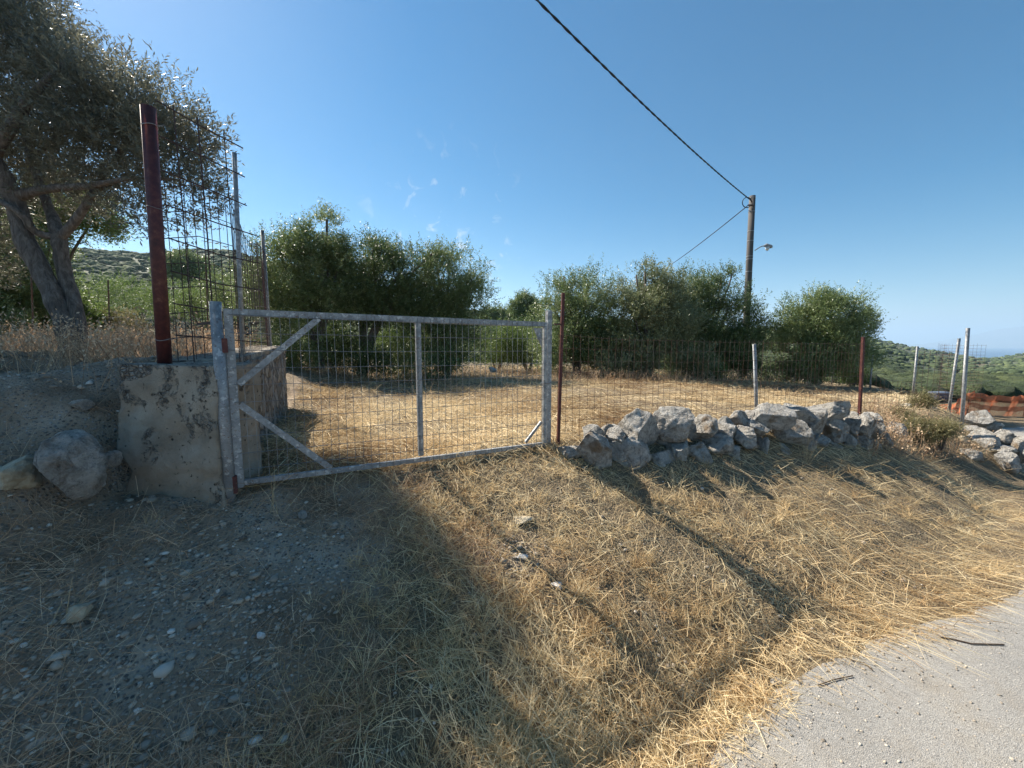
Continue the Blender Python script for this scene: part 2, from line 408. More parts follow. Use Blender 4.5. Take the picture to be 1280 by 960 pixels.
def cover(x, y):
    """how much of the ground is straw rather than bare gravel"""
    p = np.stack([x * 1.7, y * 1.7, np.zeros_like(x)], -1); n = fbm(p, 3)
    d = edge_dist(x, y)
    c = sm(-1.05, -.45, x + .35 * n + .25 * sm(2.2, 3., y))
    c = np.where((d < -.05) & (x > WALLX(y)), .92, c)
    c = np.where((x < WALLX(y) - .1) & (y > 3.6), .6, c)
    bare = np.exp(-(((x + .0) / .28) ** 2 + ((y - 2.45) / .22) ** 2))
    c = c * (1 - .8 * bare)
    return c * (1 - sm(-.04, .1, road_dist(x, y) + .16 * n))

def build_ground():
    th = np.concatenate([np.linspace(-180, -68, 40)[:-1], np.linspace(-68, 66, 420)[:-1], np.linspace(66, 180, 40)[:-1]]) * pi / 180
    rr = np.concatenate([np.geomspace(.3, 14, 260), np.geomspace(14, 16000, 190)[1:]])
    TH, RR = np.meshgrid(th, rr); x = RR * np.sin(TH); y = RR * np.cos(TH); z = G(x, y)
    n = len(th); V = np.stack([x, y, z], -1).reshape(-1, 3)
    i = np.arange(len(rr) - 1)[:, None] * n; j = np.arange(n)[None]; k = (j + 1) % n
    F = np.stack([i + j, i + k, i + n + k, i + n + j], -1).reshape(-1, 4)[:, ::-1]
    me_o = mesh_np('ground', V, F, M_ground, smooth=True); me = me_o.data
    X, Y = V[:, 0], V[:, 1]
    a = me.attributes.new('straw', 'FLOAT', 'POINT'); a.data.foreach_set('value', cover(X, Y).astype(np.float32))
    a = me.attributes.new('far', 'FLOAT', 'POINT'); a.data.foreach_set('value', sm(16, 26, np.hypot(X, Y)).astype(np.float32))
    tag(me_o, kind='structure')
build_ground()

def build_road():
    xs = np.arange(-6, 26, .09); ys = np.arange(-6, 12, .09)
    X, Y = np.meshgrid(xs, ys); rd = road_dist(X, Y) + .05 * fbm(np.stack([X * 4, Y * 4, X * 0], -1), 3)
    Z = G(X, Y) + .014 - .03 * sm(.07, -.02, rd) + .004 * fbm(np.stack([X * 2, Y * 2, X * 0], -1), 3)
    V = np.stack([X, Y, Z], -1).reshape(-1, 3); n = len(xs)
    i = np.arange(len(ys) - 1)[:, None] * n; j = np.arange(n - 1)[None]
    F = np.stack([i + j, i + j + 1, i + n + j + 1, i + n + j], -1).reshape(-1, 4)
    ok = (rd.reshape(-1)[F] > -.06).all(1)
    F = F[ok]; used = np.unique(F); mp = np.zeros(len(V), int); mp[used] = np.arange(len(used))
    tag(mesh_np('road', V[used], mp[F], M_road, smooth=True), kind='structure')
build_road()

# sea, far mountain
mb = MB(); ring = 96
V = [(0, 9000, -100)] + [(26000 * sin(2*pi*k/ring), 9000 + 19000 * cos(2*pi*k/ring), -100) for k in range(ring)]
mb.add(V, [(0, 1 + (k + 1) % ring, 1 + k) for k in range(ring)])
tag(mb.build('sea', M_sea), kind='structure')
def mountain():
    prof = np.array([(1100, 432), (1180, 428), (1205, 421), (1225, 417), (1245, 411), (1262, 409), (1285, 407), (1310, 411), (1350, 416), (1400, 424), (1500, 431)], float)
    px = np.linspace(1100, 1500, 140); t = np.linspace(-1, 1, 41)
    top = (430 - np.interp(px, prof[:, 0], prof[:, 1])) / 500
    PX, T = np.meshgrid(px, t); TP = np.meshgrid(top, t)[0]
    Yc = 14000 + T * 2600; X = (PX - 640) / 500 * 14000 + T * 900
    H = TP * 14000 + 100
    n = fbm(np.stack([X / 1500, Yc / 1500, X * 0], -1), 5)
    Z = -110 + H * (1 - np.abs(T) ** 1.3) * (1 + .12 * n * np.minimum(1, np.abs(T) * 4)) + 30 * n * (1 - T ** 2) * .4
    V = np.stack([X, Yc, Z], -1).reshape(-1, 3); k = len(px)
    i = np.arange(40)[:, None] * k; j = np.arange(k - 1)[None]
    F = np.stack([i + j, i + j + 1, i + k + j + 1, i + k + j], -1).reshape(-1, 4)
    tag(mesh_np('mountain', V, F, M_mt, smooth=True), kind='structure')
mountain()

# haze: one closed box of thin air round everything
def haze():
    m = bpy.data.materials.new('haze'); m.use_nodes = True; t = m.node_tree; t.nodes.clear()
    v = _n(t, 'ShaderNodeVolumePrincipled'); v.inputs['Color'].default_value = (.62, .82, 1, 1); v.inputs['Density'].default_value = .00012
    v.inputs['Anisotropy'].default_value = .25
    o = _n(t, 'ShaderNodeOutputMaterial'); t.links.new(v.outputs[0], o.inputs['Volume'])
    mb = MB(); x0, x1, y0, y1, z0, z1 = -27000, 27000, -17000, 29000, -142, 760
    V = [(x, y, z) for z in (z0, z1) for x, y in ((x0, y0), (x1, y0), (x1, y1), (x0, y1))]
    mb.add(V, [(3, 2, 1, 0), (4, 5, 6, 7), (0, 1, 5, 4), (1, 2, 6, 5), (2, 3, 7, 6), (3, 0, 4, 7)])
    tag(mb.build('haze', m), kind='stuff')
haze()

# ------------------------------------------------------------------ foliage
def leaf_faces(base, dirv, L, k, ll, lw, droop=.0, spread=.9):
    """shoots at base along dirv (length L), each carrying k narrow leaves"""
    n = len(base); t = np.tile(np.linspace(.05, 1, k), n); b = np.repeat(base, k, 0); d = np.repeat(dirv, k, 0); l = np.repeat(L, k)
    pos = b + d * (l * t)[:, None]
    r = rng.normal(size=(n * k, 3)); r -= (r * d).sum(1)[:, None] * d; r /= np.linalg.norm(r, axis=1)[:, None] + 1e-9
    ax = d * (1 - .45 * spread) + r * spread; ax[:, 2] -= droop; ax /= np.linalg.norm(ax, axis=1)[:, None]
    w = np.cross(ax, rng.normal(size=(n * k, 3))); w /= np.linalg.norm(w, axis=1)[:, None] + 1e-9
    s = (ll * rng.uniform(.6, 1.25, n * k))[:, None]
    a = pos; c = pos + ax * s; m = pos + ax * s * .5
    V = np.stack([a, m + w * lw * .5 * s / ll, c, m - w * lw * .5 * s / ll], 1).reshape(-1, 3)
    F = np.arange(n * k * 4).reshape(-1, 4)
    return V, F
def crown_shoots(lobes, n, gap=.15, inner=.45, up=.45, seed=0, rough=.30):
    """lobes: list (cx,cy,cz,rx,ry,rz)"""
    lobes = np.array(lobes, float); vol = lobes[:, 3] * lobes[:, 4] * lobes[:, 5]; vol = vol ** .75
    idx = rng.choice(len(lobes), size=n * 2, p=vol / vol.sum()); lb = lobes[idx]
    d = rng.normal(size=(n * 2, 3)); d /= np.linalg.norm(d, axis=1)[:, None]
    rad = inner + (1 - inner) * rng.uniform(size=n * 2) ** .6
    bulge = 1 + rough * fbm(d * 2.3 + idx[:, None] * 3.7 + seed, 3) * 1.6
    pos = lb[:, :3] + d * lb[:, 3:] * (rad * bulge)[:, None]
    sc = 2.6 / np.sqrt(vol.mean() ** (2/2.25) + .02)
    g = fbm(pos * (2.6 if sc > 1.5 else sc) + seed, 3) * 1.15
    keep = g > (-1 + 2 * gap * 1.0) * .5 if gap > .5 else g > -.45 + gap
    pos, d = pos[keep][:n], d[keep][:n]
    dv = d * .7 + rng.normal(size=pos.shape) * .45; dv[:, 2] += up; dv /= np.linalg.norm(dv, axis=1)[:, None]
    return pos, dv
def foliage(name, lobes, n, k, ll, lw, L, m, parent=None, seed=0, gap=.15, inner=.45, up=.45, spread=.85, rough=.3):
    pos, dv = crown_shoots(lobes, n, gap, inner, up, seed, rough)
    Ls = L * rng.uniform(.5, 1.3, len(pos)); V, F = leaf_faces(pos, dv, Ls, k, ll, lw, 0, spread)
    # leaf tint drifts from clump to clump, with a random spread per leaf
    g = fbm(pos * 2.3 + seed * 2.1, 3) * .9 + .5; ti = np.repeat(g, k) * .6 + rng.uniform(0, .4, len(pos) * k)
    return mesh_np(name, V, F, m, parent, ti)
def limbs(base, tops, r0, m, parent, wob=.12, twist=0):
    mb = MB(); base = Vector(base)
    for i, (mid, top, rs) in enumerate(tops):
        pts = [base, Vector(mid), Vector(top)]; q = []; rad = []
        N = 9
        for k in range(N):
            t = k / (N - 1); p = pts[0] * (1-t)**2 + pts[1] * 2*t*(1-t) + pts[2] * t*t
            w = Vector([random.uniform(-1, 1) for _ in range(3)]) * wob * r0 * 3 * (1 if 0 < k < N-1 else 0)
            q.append(p + w); rad.append(rs * (1 - .75 * t) + r0 * .08 + (r0 * .35 * max(0, .18 - t) / .18))
        mb.tube(q, rad, 9)
    return mb.build('trunk', m, parent, smooth=True)
def tree(name, label, cat, lobes_px, foot_px, Y, n, k, ll, lw, L, m, r0, group=None, gap=.12, inner=.45, seed=0, up=.45, rough=.3, ry=1.0):
    lobes = []
    for (px, py, r, *dy) in lobes_px:
        yy = Y + (dy[0] if dy else 0); c = P(px, py, yy); rr = r / 500 * yy
        lobes.append((c[0], c[1], c[2], rr, rr * ry, rr))
    fx, fy = P(foot_px, 470, Y)[:2]; fz = Gz(fx, fy)
    e = empty(name, (fx, fy, fz), label, cat, group)
    if Y < 20:                                     # the skirt of low shoots round the foot
        for _ in range(5): lobes.append((fx + random.uniform(-1, 1) * lobes[0][3] * 1.3, fy + random.uniform(-.8, .6), fz + random.uniform(.25, .75), .5, .45, .42))
    tops = []
    for lo in lobes[:7]:
        c = Vector(lo[:3]); mid = Vector((fx + (c.x - fx) * .12, fy + (c.y - fy) * .12, fz + (c.z - fz) * .5))
        tops.append((mid, c + Vector((0, 0, lo[5] * .4)), r0 * random.uniform(.28, .5)))
    limbs((fx, fy, fz - .15), tops, r0 * .62, M_bark, e)
    foliage('crown', lobes, int(n * 2.3), k, ll * 1.15, lw * 1.2, L, m, e, seed, gap + .19, .30, up + .2, .85, rough * 1.7)
    adopt(e); return e
GRV = 'olive trees along the back of the field'
tree('olive_tree', 'tall olive tree nearest the stone wall, one spire rising above the rest', 'tree',
     [(378, 345, 46), (404, 300, 25, -.2), (409, 280, 14, -.2), (396, 320, 32), (418, 318, 22), (350, 330, 38), (425, 350, 42), (385, 392, 50), (345, 372, 40), (412, 275, 10)], 400, 10.2, 5200, 9, .055, .017, .26, M_leaf, .16, GRV, seed=1)
tree('olive_tree', 'broad dark olive tree behind the middle of the gate with bare lower limbs', 'tree',
     [(470, 345, 42), (468, 312, 14), (505, 350, 38), (540, 322, 11), (452, 362, 45), (490, 378, 40), (480, 322, 20), (440, 390, 35), (520, 385, 35)], 452, 10.8, 4800, 9, .055, .017, .26, M_leaf_deep, .18, GRV, seed=2)
tree('olive_tree', 'olive tree ending the left clump, behind the centre bar of the gate', 'tree',
     [(562, 355, 40), (583, 378, 30), (545, 335, 24), (560, 400, 42), (590, 355, 15), (530, 410, 38), (575, 430, 34)], 560, 11.2, 4200, 9, .055, .017, .26, M_leaf, .15, GRV, seed=3)
tree('olive_tree', 'olive tree directly behind the thin red post beside the gate', 'tree',
     [(706, 372, 30), (735, 372, 34), (690, 395, 26), (718, 415, 42), (752, 405, 38), (705, 352, 13), (700, 440, 36), (745, 440, 36)], 722, 12.2, 5000, 9, .055, .017, .26, M_leaf, .16, GRV, seed=4)
tree('olive_tree', 'pale leafed olive tree with foliage hanging to the ground, left of the wooden pole', 'tree',
     [(803, 375, 36), (806, 345, 13), (828, 372, 30), (790, 405, 40), (800, 440, 38), (832, 410, 40), (795, 350, 14), (775, 450, 26)], 810, 11.6, 5600, 9, .055, .018, .26, M_leaf_pale, .16, GRV, seed=5)
tree('olive_tree', 'olive tree in front of the wooden pole, one branch reaching right', 'tree',
     [(872, 378, 36), (888, 360, 20), (902, 352, 15), (915, 347, 11), (910, 402, 38), (928, 412, 28), (872, 425, 45), (920, 440, 34), (850, 395, 32), (900, 445, 36)], 880, 12.4, 6200, 9, .055, .017, .26, M_leaf_deep, .16, GRV, seed=6)
tree('olive_tree', 'rounded olive tree standing alone right of the wooden pole', 'tree',
     [(1002, 405, 34), (1040, 400, 34), (1070, 405, 20, -.2), (1020, 435, 40), (993, 432, 26), (1055, 440, 32), (1025, 382, 18), (1085, 400, 9)], 1020, 12.0, 5600, 9, .055, .018, .25, M_leaf, .16, GRV, seed=7)
# low green bushes under and between the trees
def bush(label, px, py, r, Y, n=1500, m=None, name='bush', group='green bushes along the back of the field', ll=.05, lw=.022, L=.2, k=8, squash=.85, ex=None, cat='bush', gap=.1):
    c = P(px, py, Y); g = Gz(c[0], c[1]); rr = r / 500 * Y
    e = empty(name, (c[0], c[1], g), label, cat, group)
    lob = [(c[0], c[1], c[2], rr, rr, rr * squash)]
    for _ in range(4):
        a = random.uniform(0, 2*pi); lob.append((c[0] + rr*.6*cos(a), c[1] + rr*.6*sin(a), c[2] + rr * random.uniform(-.3, .35), rr*.55, rr*.55, rr*.5))
    mb = MB()
    for _ in range(6):
        a = random.uniform(0, 2*pi); q = rr * random.uniform(.3, .7)
        mb.tube([(c[0], c[1], g - .1), (c[0] + q*.5*cos(a), c[1] + q*.5*sin(a), g + (c[2]-g)*.6), (c[0] + q*cos(a), c[1] + q*sin(a), c[2] + rr*.3)], [.03*rr+.008, .02*rr+.006, .005], 5)
    mb.build('stem', M_bark, e); foliage('leaves', lob, n, k, ll, lw, L, m or M_bush, e, px, gap, .35, .5)
    adopt(e); return e
bush('bright green bush behind the right half of the gate', 622, 432, 34, 13.5, 2600)
bush('bright green bush beside the gate latch post', 660, 430, 34, 13.8, 2600)
bush('green bush under the olive trees left of the gate\'s centre bar', 505, 430, 32, 12.2, 2200)
bush('dark green bush low behind the left half of the gate', 415, 432, 30, 11.4, 1800)
bush('low yellow green bush left of the farther red post', 1066, 470, 16, 12.6, 900)
bush('low green bush at the foot of the pale olive tree', 885, 462, 20, 11.6, 1100)
# distant pine and tree line on the ridge seen between the clumps
tree('pine_tree', 'small distant pine showing above the right end of the gate', 'tree',
     [(655, 378, 11), (645, 386, 9), (668, 385, 10), (656, 395, 12)], 656, 45, 1300, 8, .16, .05, .5, M_leaf, .25, seed=9, up=.1)
for px, w, lab in ((612, 9, 'far dark tree on the ridge, leftmost in the gap between the olive clumps'), (628, 11, 'far dark tree on the ridge, in the middle of the gap between the olive clumps'), (640, 8, 'far dark tree on the ridge just left of the distant pine')):
    tree('ridge_tree', lab, 'tree', [(px, 396, w), (px - 4, 399, w * .8), (px + 5, 398, w * .8)], px, 90, 500, 8, .3, .12, .9, M_leaf, .3, 'far trees on the ridge', seed=px)

# the great olive tree at the left, close by
def big_olive():
    Yb = 4.3; foot = P(93, 447, Yb); fz = Gz(foot[0], foot[1])
    e = empty('olive_tree', (foot[0], foot[1], fz), 'large twin trunked olive tree on the left overhanging the tall red pipe post', 'tree')
    mb = MB(); B = np.array([foot[0], foot[1], fz - .15])
    def path(pts, rad, n=14):
        pts = [np.array(B) if p is None else P(*p) for p in pts]
        Q = []; Rr = []; m = len(pts)
        for i in range((m - 1) * 5 + 1):
            t = i / 5; a = min(int(t), m - 2); f = t - a
            p0 = pts[max(a-1, 0)]; p1 = pts[a]; p2 = pts[a+1]; p3 = pts[min(a+2, m-1)]
            q = .5 * ((2*p1) + (-p0+p2)*f + (2*p0-5*p1+4*p2-p3)*f*f + (-p0+3*p1-3*p2+p3)*f**3)
            r = rad[a] + (rad[a+1] - rad[a]) * f
            Q.append(q + np.array([random.uniform(-1, 1) * r * .10 for _ in range(3)])); Rr.append(r * random.uniform(.93, 1.08))
        mb.tube(Q, Rr, n)
    path([None, (80, 400, Yb), (54, 345, Yb), (32, 300, Yb), (18, 250, Yb), (-10, 195, 4.2), (-60, 120, 4.3)], [.11, .085, .082, .085, .08, .065, .05])
    path([None, (98, 400, Yb+.05), (80, 340, Yb+.1), (73, 298, 4.4), (62, 262, 4.5), (40, 200, 4.6), (20, 120, 4.7)], [.09, .06, .062, .066, .042, .034, .02])
    path([(74, 300, 4.4), (100, 268, 4.4), (118, 238, 4.4), (150, 190, 4.4), (180, 130, 4.3)], [.05, .038, .032, .024, .012])
    path([(73, 296, 4.4), (45, 290, 4.3), (20, 262, 4.2), (-30, 240, 4.2)], [.045, .034, .03, .02], 8)
    path([(20, 245, Yb), (60, 236, 4.3), (112, 232, 4.2), (170, 222, 4.1), (225, 225, 4.1)], [.055, .038, .03, .02, .01], 10)
    path([(118, 238, 4.4), (150, 225, 4.6), (205, 200, 4.7)], [.03, .022, .008], 8)
    path([(-10, 195, 4.2), (40, 120, 4.2), (90, 70, 4.3)], [.06, .04, .012], 8)
    path([(-10, 195, 4.2), (-80, 160, 4.4), (-160, 120, 4.6)], [.06, .04, .012], 8)
    path([(40, 200, 4.6), (90, 150, 4.8), (140, 110, 4.9)], [.035, .025, .01], 8)
    tr = mb.build('trunk', M_bark, e, smooth=True)
    lob = []
    for px, py, Y, r in ((205, 195, 4.3, 62), (238, 245, 4.2, 38), (135, 160, 4.6, 85), (120, 125, 4.2, 62), (175, 140, 4.4, 52), (225, 170, 4.3, 40),
                         (40, 110, 4.8, 95), (-5, 20, 4.7, 62), (-60, 60, 4.8, 120), (-140, 180, 4.9, 130), (-90, -60, 4.9, 110), (-220, 60, 5.1, 130),
                         (182, 272, 4.2, 30), (240, 288, 4.4, 16), (70, 190, 4.4, 55), (262, 165, 4.3, 18), (10, 215, 5.3, 60), (95, 235, 5.4, 42), (155, 240, 4.4, 38), (-230, -100, 5.3, 120), (60, 60, 4.5, 40), (-60, 300, 5.2, 60)):
        c = P(px, py, Y); rr = r / 500 * Y; lob.append((c[0], c[1], c[2], rr, rr * .95, rr))
    foliage('crown', lob, 26000, 12, .050, .0125, .20, M_leaf2, e, 5, .17, .15, .55, .75, .22)
    adopt(e)
big_olive()
# other greenery behind on the left
tree('olive_tree', 'yellow green olive tree lit behind the fork of the twin trunks', 'tree',
     [(90, 262, 38), (60, 285, 30), (120, 280, 25), (30, 300, 35), (75, 240, 22)], 60, 9.0, 2600, 9, .055, .02, .26, M_bush, .12, seed=11)
tree('olive_tree', 'shaded olive tree at the left border behind the twin trunks', 'tree',
     [(-5, 310, 48), (20, 345, 42), (-40, 350, 60), (5, 385, 40)], -10, 8.0, 3600, 9, .055, .018, .26, M_leaf, .14, seed=12)
LG = 'green bushes beyond the dry weeds on the left'
for px, py, r, Y, n, lab in ((120, 375, 34, 15, 1700, 'bright green bush just right of the twin trunks'),
                             (165, 372, 32, 17, 1700, 'bright green bush left of the tall red pipe post'),
                             (215, 376, 30, 16, 1600, 'green bush seen through the mesh just right of the tall red pipe post'),
                             (255, 380, 28, 14, 1500, 'green bush behind the mesh and the hinge post'),
                             (300, 372, 38, 12, 1900, 'dark green bush between the two grey posts on the stone wall'),
                             (60, 390, 30, 12, 1500, 'green bush behind the foot of the twin trunks'),
                             (150, 410, 22, 10, 900, 'low brownish bush left of the tall red pipe post')):
    bush(lab, px, py, r, Y, n, M_dust if 'brownish' in lab else (M_leaf if 'dark' in lab else None), group=LG)
tree('ridge_tree', 'dark spreading tree at the foot of the left hill behind the mesh', 'tree',
     [(228, 335, 17), (250, 337, 14), (208, 333, 13), (240, 342, 14)], 235, 60, 1300, 8, .22, .1, .7, M_leaf, .3, seed=31)
# dusty shrub over the rubble at the right
SG = 'dusty shrubs among the rubble at the right'
for px, py, r, Y, n, lab in ((1150, 540, 15, 5.6, 1100, 'dusty olive green shrub spilling over the rocks between the two walls'),
                             (1178, 537, 11, 5.5, 700, 'small dusty shrub just left of the upright grey post'),
                             (1126, 522, 11, 6.2, 500, 'dusty shrub growing behind the end of the rubble wall'),
                             (1150, 503, 10, 7.0, 600, 'sparse shrub beside the pale rubble in the field corner')):
    bush(lab, px, py, r, Y, n, M_dust, 'shrub', SG, .028, .007, .13, 10)

# shrubland on the hills: far more than anyone could count
def far_shrubs():
    n = 17000
    u = rng.uniform(-1.75, 1.75, n); Yr = np.where(u > .85, 1000, 380)
    Y = 20 * (Yr / 20) ** rng.uniform(0, 1.0, n); x = u * Y; ok = (u > .78) | (Y > 34); x, Y = x[ok], Y[ok]; u = u[ok]; n = len(x)
    g = fbm(np.stack([x / 45, Y / 45, x * 0], -1), 3)
    keep = g > -.22 + .22 * fbm(np.stack([x / 9, Y / 25, x * 0 + 5], -1), 2) + .12 * rng.normal(size=n); x, Y = x[keep], Y[keep]
    ux = rng.uniform(.74, 1.8, 4200); uY = 14.5 * 9 ** rng.uniform(0, 1, 4200); x = np.concatenate([x, ux * uY]); Y = np.concatenate([Y, uY]); n = len(x)
    z = G(x, Y); r = np.minimum(rng.uniform(.55, 1.5, n) * (1 + .002 * Y), .012 * Y + .35)
    bm = bmesh.new(); bmesh.ops.create_icosphere(bm, subdivisions=2, radius=1)
    bv = np.array([v.co[:] for v in bm.verts]); bf = np.array([[v.index for v in f.verts] for f in bm.faces]); bm.free()
    nv = len(bv); vv = np.repeat(bv[None], n, 0)
    dsp = 1 + .45 * vnoise(vv * 2.2 + rng.uniform(0, 99, (n, 1, 3)))
    vv = vv * dsp[..., None] * r[:, None, None] * np.array([1.15, 1.15, .75])
    vv += np.stack([x, Y, z + r * .25], -1)[:, None]
    F = (bf[None] + (np.arange(n) * nv)[:, None, None]).reshape(-1, 3)
    tnt = np.clip(.5 + .35 * fbm(np.stack([x / 30, Y / 30, x * 0], -1), 2)[:] + rng.normal(size=n) * .22, 0, 1)
    o = mesh_np('hillside_shrubs', vv.reshape(-1, 3), F, M_far, None, np.repeat(tnt, len(bf)), True)
    tag(o, 'mass of dark green shrubs covering the far hills and valley', 'shrubs', kind='stuff')
far_shrubs()

# ------------------------------------------------------------------ straw, weeds, gravel
def ribbons(x, y, L, el, w, az, lift=0., bend=.15):
    n = len(x); z = G(x, y) + lift
    d = np.stack([np.sin(az) * np.cos(el), np.cos(az) * np.cos(el), np.sin(el)], -1)
    a = np.stack([x, y, z], -1); c = a + d * L[:, None]
    gz = G(c[:, 0], c[:, 1]); flat = el < .35
    c[:, 2] = np.where(flat, np.maximum(gz + lift * .5 + .004, gz + (L * np.sin(el)) * .9), c[:, 2])
    m = (a + c) / 2; off = rng.normal(size=(n, 3)) * (L * bend)[:, None] * .4; off[:, 2] = np.abs(off[:, 2]); m = m + off
    wv = np.cross(d, rng.normal(size=(n, 3))); wv /= np.linalg.norm(wv, axis=1)[:, None] + 1e-9; wv *= (w / 2)[:, None]
    V = np.stack([a - wv, a + wv, m + wv * .9, m - wv * .9, c + wv * .35, c - wv * .35], 1).reshape(-1, 3)
    b = np.arange(n)[:, None] * 6
    F = np.concatenate([b + np.array([[0, 1, 2, 3]]), b + np.array([[3, 2, 4, 5]])], 1).reshape(-1, 4)
    return V, F
def join(parts):
    Vs, Fs, Ts = [], [], []; o = 0
    for V, F, T in parts: Vs.append(V); Fs.append(F + o); Ts.append(T); o += len(V)
    return np.concatenate(Vs), np.concatenate(Fs), np.concatenate(Ts)
def polar(n, r0, r1, a0=-62, a1=60, pw=1.0):
    a = rng.uniform(a0, a1, n) * pi / 180; r = r0 * (r1 / r0) ** (rng.uniform(0, 1, n) ** pw); return r * np.sin(a), r * np.cos(a)
def patch(x, y, s=1., seed=0): return fbm(np.stack([x * s, y * s, x * 0 + seed], -1), 3)
def verge_straw():
    parts = []
    # lying mat
    x, y = polar(190000, 1.0, 11); d = edge_dist(x, y); c = cover(x, y)
    k = (d > -.1) & (rng.uniform(size=len(x)) < c * np.clip(.62 + 1.3 * patch(x, y, 2.6, 3) + .5 * patch(x, y, 9, 4), .05, 1)) & (x > -2.2)
    x, y = x[k], y[k]; n = len(x)
    az = rng.uniform(0, 2*pi, n); sw = sm(1.6, 3.2, x) * .75; az = np.where(rng.uniform(size=n) < sw, R(128) + rng.normal(size=n) * .35, az)
    L = rng.gamma(3, .022, n) + .02 + .10 * sw * rng.uniform(size=n); el = np.abs(rng.normal(size=n)) * .28
    V, F = ribbons(x, y, L, el, rng.uniform(.0014, .0040, n), az, rng.uniform(0, .035, n))
    t = np.clip(.5 + .5 * patch(x, y, 1.3, 9) + .4 * patch(x, y, 8, 10) + rng.normal(size=n) * .24, 0, 1); parts.append((V, F, np.repeat(t, 2)))
    # long stalks, combed by the mower towards the road
    x, y = polar(15000, 1.0, 9); d = edge_dist(x, y); c = cover(x, y)
    k = (d > -.05) & (rng.uniform(size=len(x)) < c * np.clip(.32 + 1.6 * patch(x, y, 1.1, 5) + .9 * sm(1.5, 3, x), 0, 1)); x, y = x[k], y[k]; n = len(x)
    az = np.where(rng.uniform(size=n) < .35 + .5 * sm(1.2, 2.8, x), R(135) + rng.normal(size=n) * .32, rng.uniform(0, 2*pi, n))
    V, F = ribbons(x, y, rng.uniform(.10, .24, n) + .2 * rng.uniform(size=n) * sm(.6, 2.2, x), np.abs(rng.normal(size=n)) * .12, rng.uniform(.0015, .0032, n), az, rng.uniform(.01, .06, n), .1)
    parts.append((V, F, np.repeat(np.clip(.72 + rng.normal(size=n) * .18, 0, 1), 2)))
    # upright stubble and thin seed stems
    x, y = polar(42000, 1.0, 8); d = edge_dist(x, y); c = cover(x, y)
    k = (d > 0) & (rng.uniform(size=len(x)) < c * np.clip(.5 + 1.3 * patch(x, y, 3.5, 8), 0, 1)); x, y = x[k], y[k]; n = len(x)
    V, F = ribbons(x, y, rng.gamma(3, .018, n) + .02, rng.uniform(.5, 1.4, n), rng.uniform(.0012, .0026, n), rng.uniform(0, 2*pi, n), -.005)
    parts.append((V, F, np.repeat(np.clip(.45 + rng.normal(size=n) * .22, 0, 1), 2)))
    # rooted tufts
    cx, cy = polar(1500, 1.0, 8); d = edge_dist(cx, cy); k = (d > 0) & (rng.uniform(size=len(cx)) < cover(cx, cy) * np.clip(.55 + 1.2 * patch(cx, cy, 1.8, 61), 0, 1)); cx, cy = cx[k], cy[k]
    m = 34; az = rng.uniform(0, 2*pi, len(cx) * m); rr = rng.uniform(0, .035, len(az)); x = np.repeat(cx, m) + rr * np.sin(az); y = np.repeat(cy, m) + rr * np.cos(az); n = len(x)
    ts = np.repeat(rng.uniform(.5, 1.4, len(cx)), m); tl = np.repeat(rng.uniform(.15, .85, len(cx)), m)
    V, F = ribbons(x, y, rng.uniform(.04, .13, n) * ts, rng.uniform(.36, 1.35, n), rng.uniform(.0014, .003, n), az + rng.normal(size=n) * .3, -.006, .2)
    parts.append((V, F, np.repeat(np.clip(tl + rng.normal(size=n) * .15, 0, 1), 2)))
    V, F, T = join(parts)
    tag(mesh_np('dry_grass', V, F, M_straw, None, T), 'golden mown straw and stubble lying on the bank between gate and road', 'dry grass', kind='stuff')
verge_straw()
def shade_straw():
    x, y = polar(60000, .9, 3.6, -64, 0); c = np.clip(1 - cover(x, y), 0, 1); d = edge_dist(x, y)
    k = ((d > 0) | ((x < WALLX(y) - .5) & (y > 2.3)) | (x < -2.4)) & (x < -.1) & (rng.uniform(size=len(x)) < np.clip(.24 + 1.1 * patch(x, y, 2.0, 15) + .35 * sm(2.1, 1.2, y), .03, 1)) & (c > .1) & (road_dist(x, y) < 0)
    x, y = x[k], y[k]; n = len(x)
    L = rng.gamma(2.2, .035, n) + .02; L = np.where(rng.uniform(size=n) < .04, rng.uniform(.15, .36, n), L)
    V, F = ribbons(x, y, L, np.abs(rng.normal(size=n)) * .4, rng.uniform(.0012, .0026, n), rng.uniform(0, 2*pi, n), rng.uniform(0, .015, n))
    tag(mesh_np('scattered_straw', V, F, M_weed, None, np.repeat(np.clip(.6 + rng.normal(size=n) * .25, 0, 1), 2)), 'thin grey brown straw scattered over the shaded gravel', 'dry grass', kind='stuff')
shade_straw()
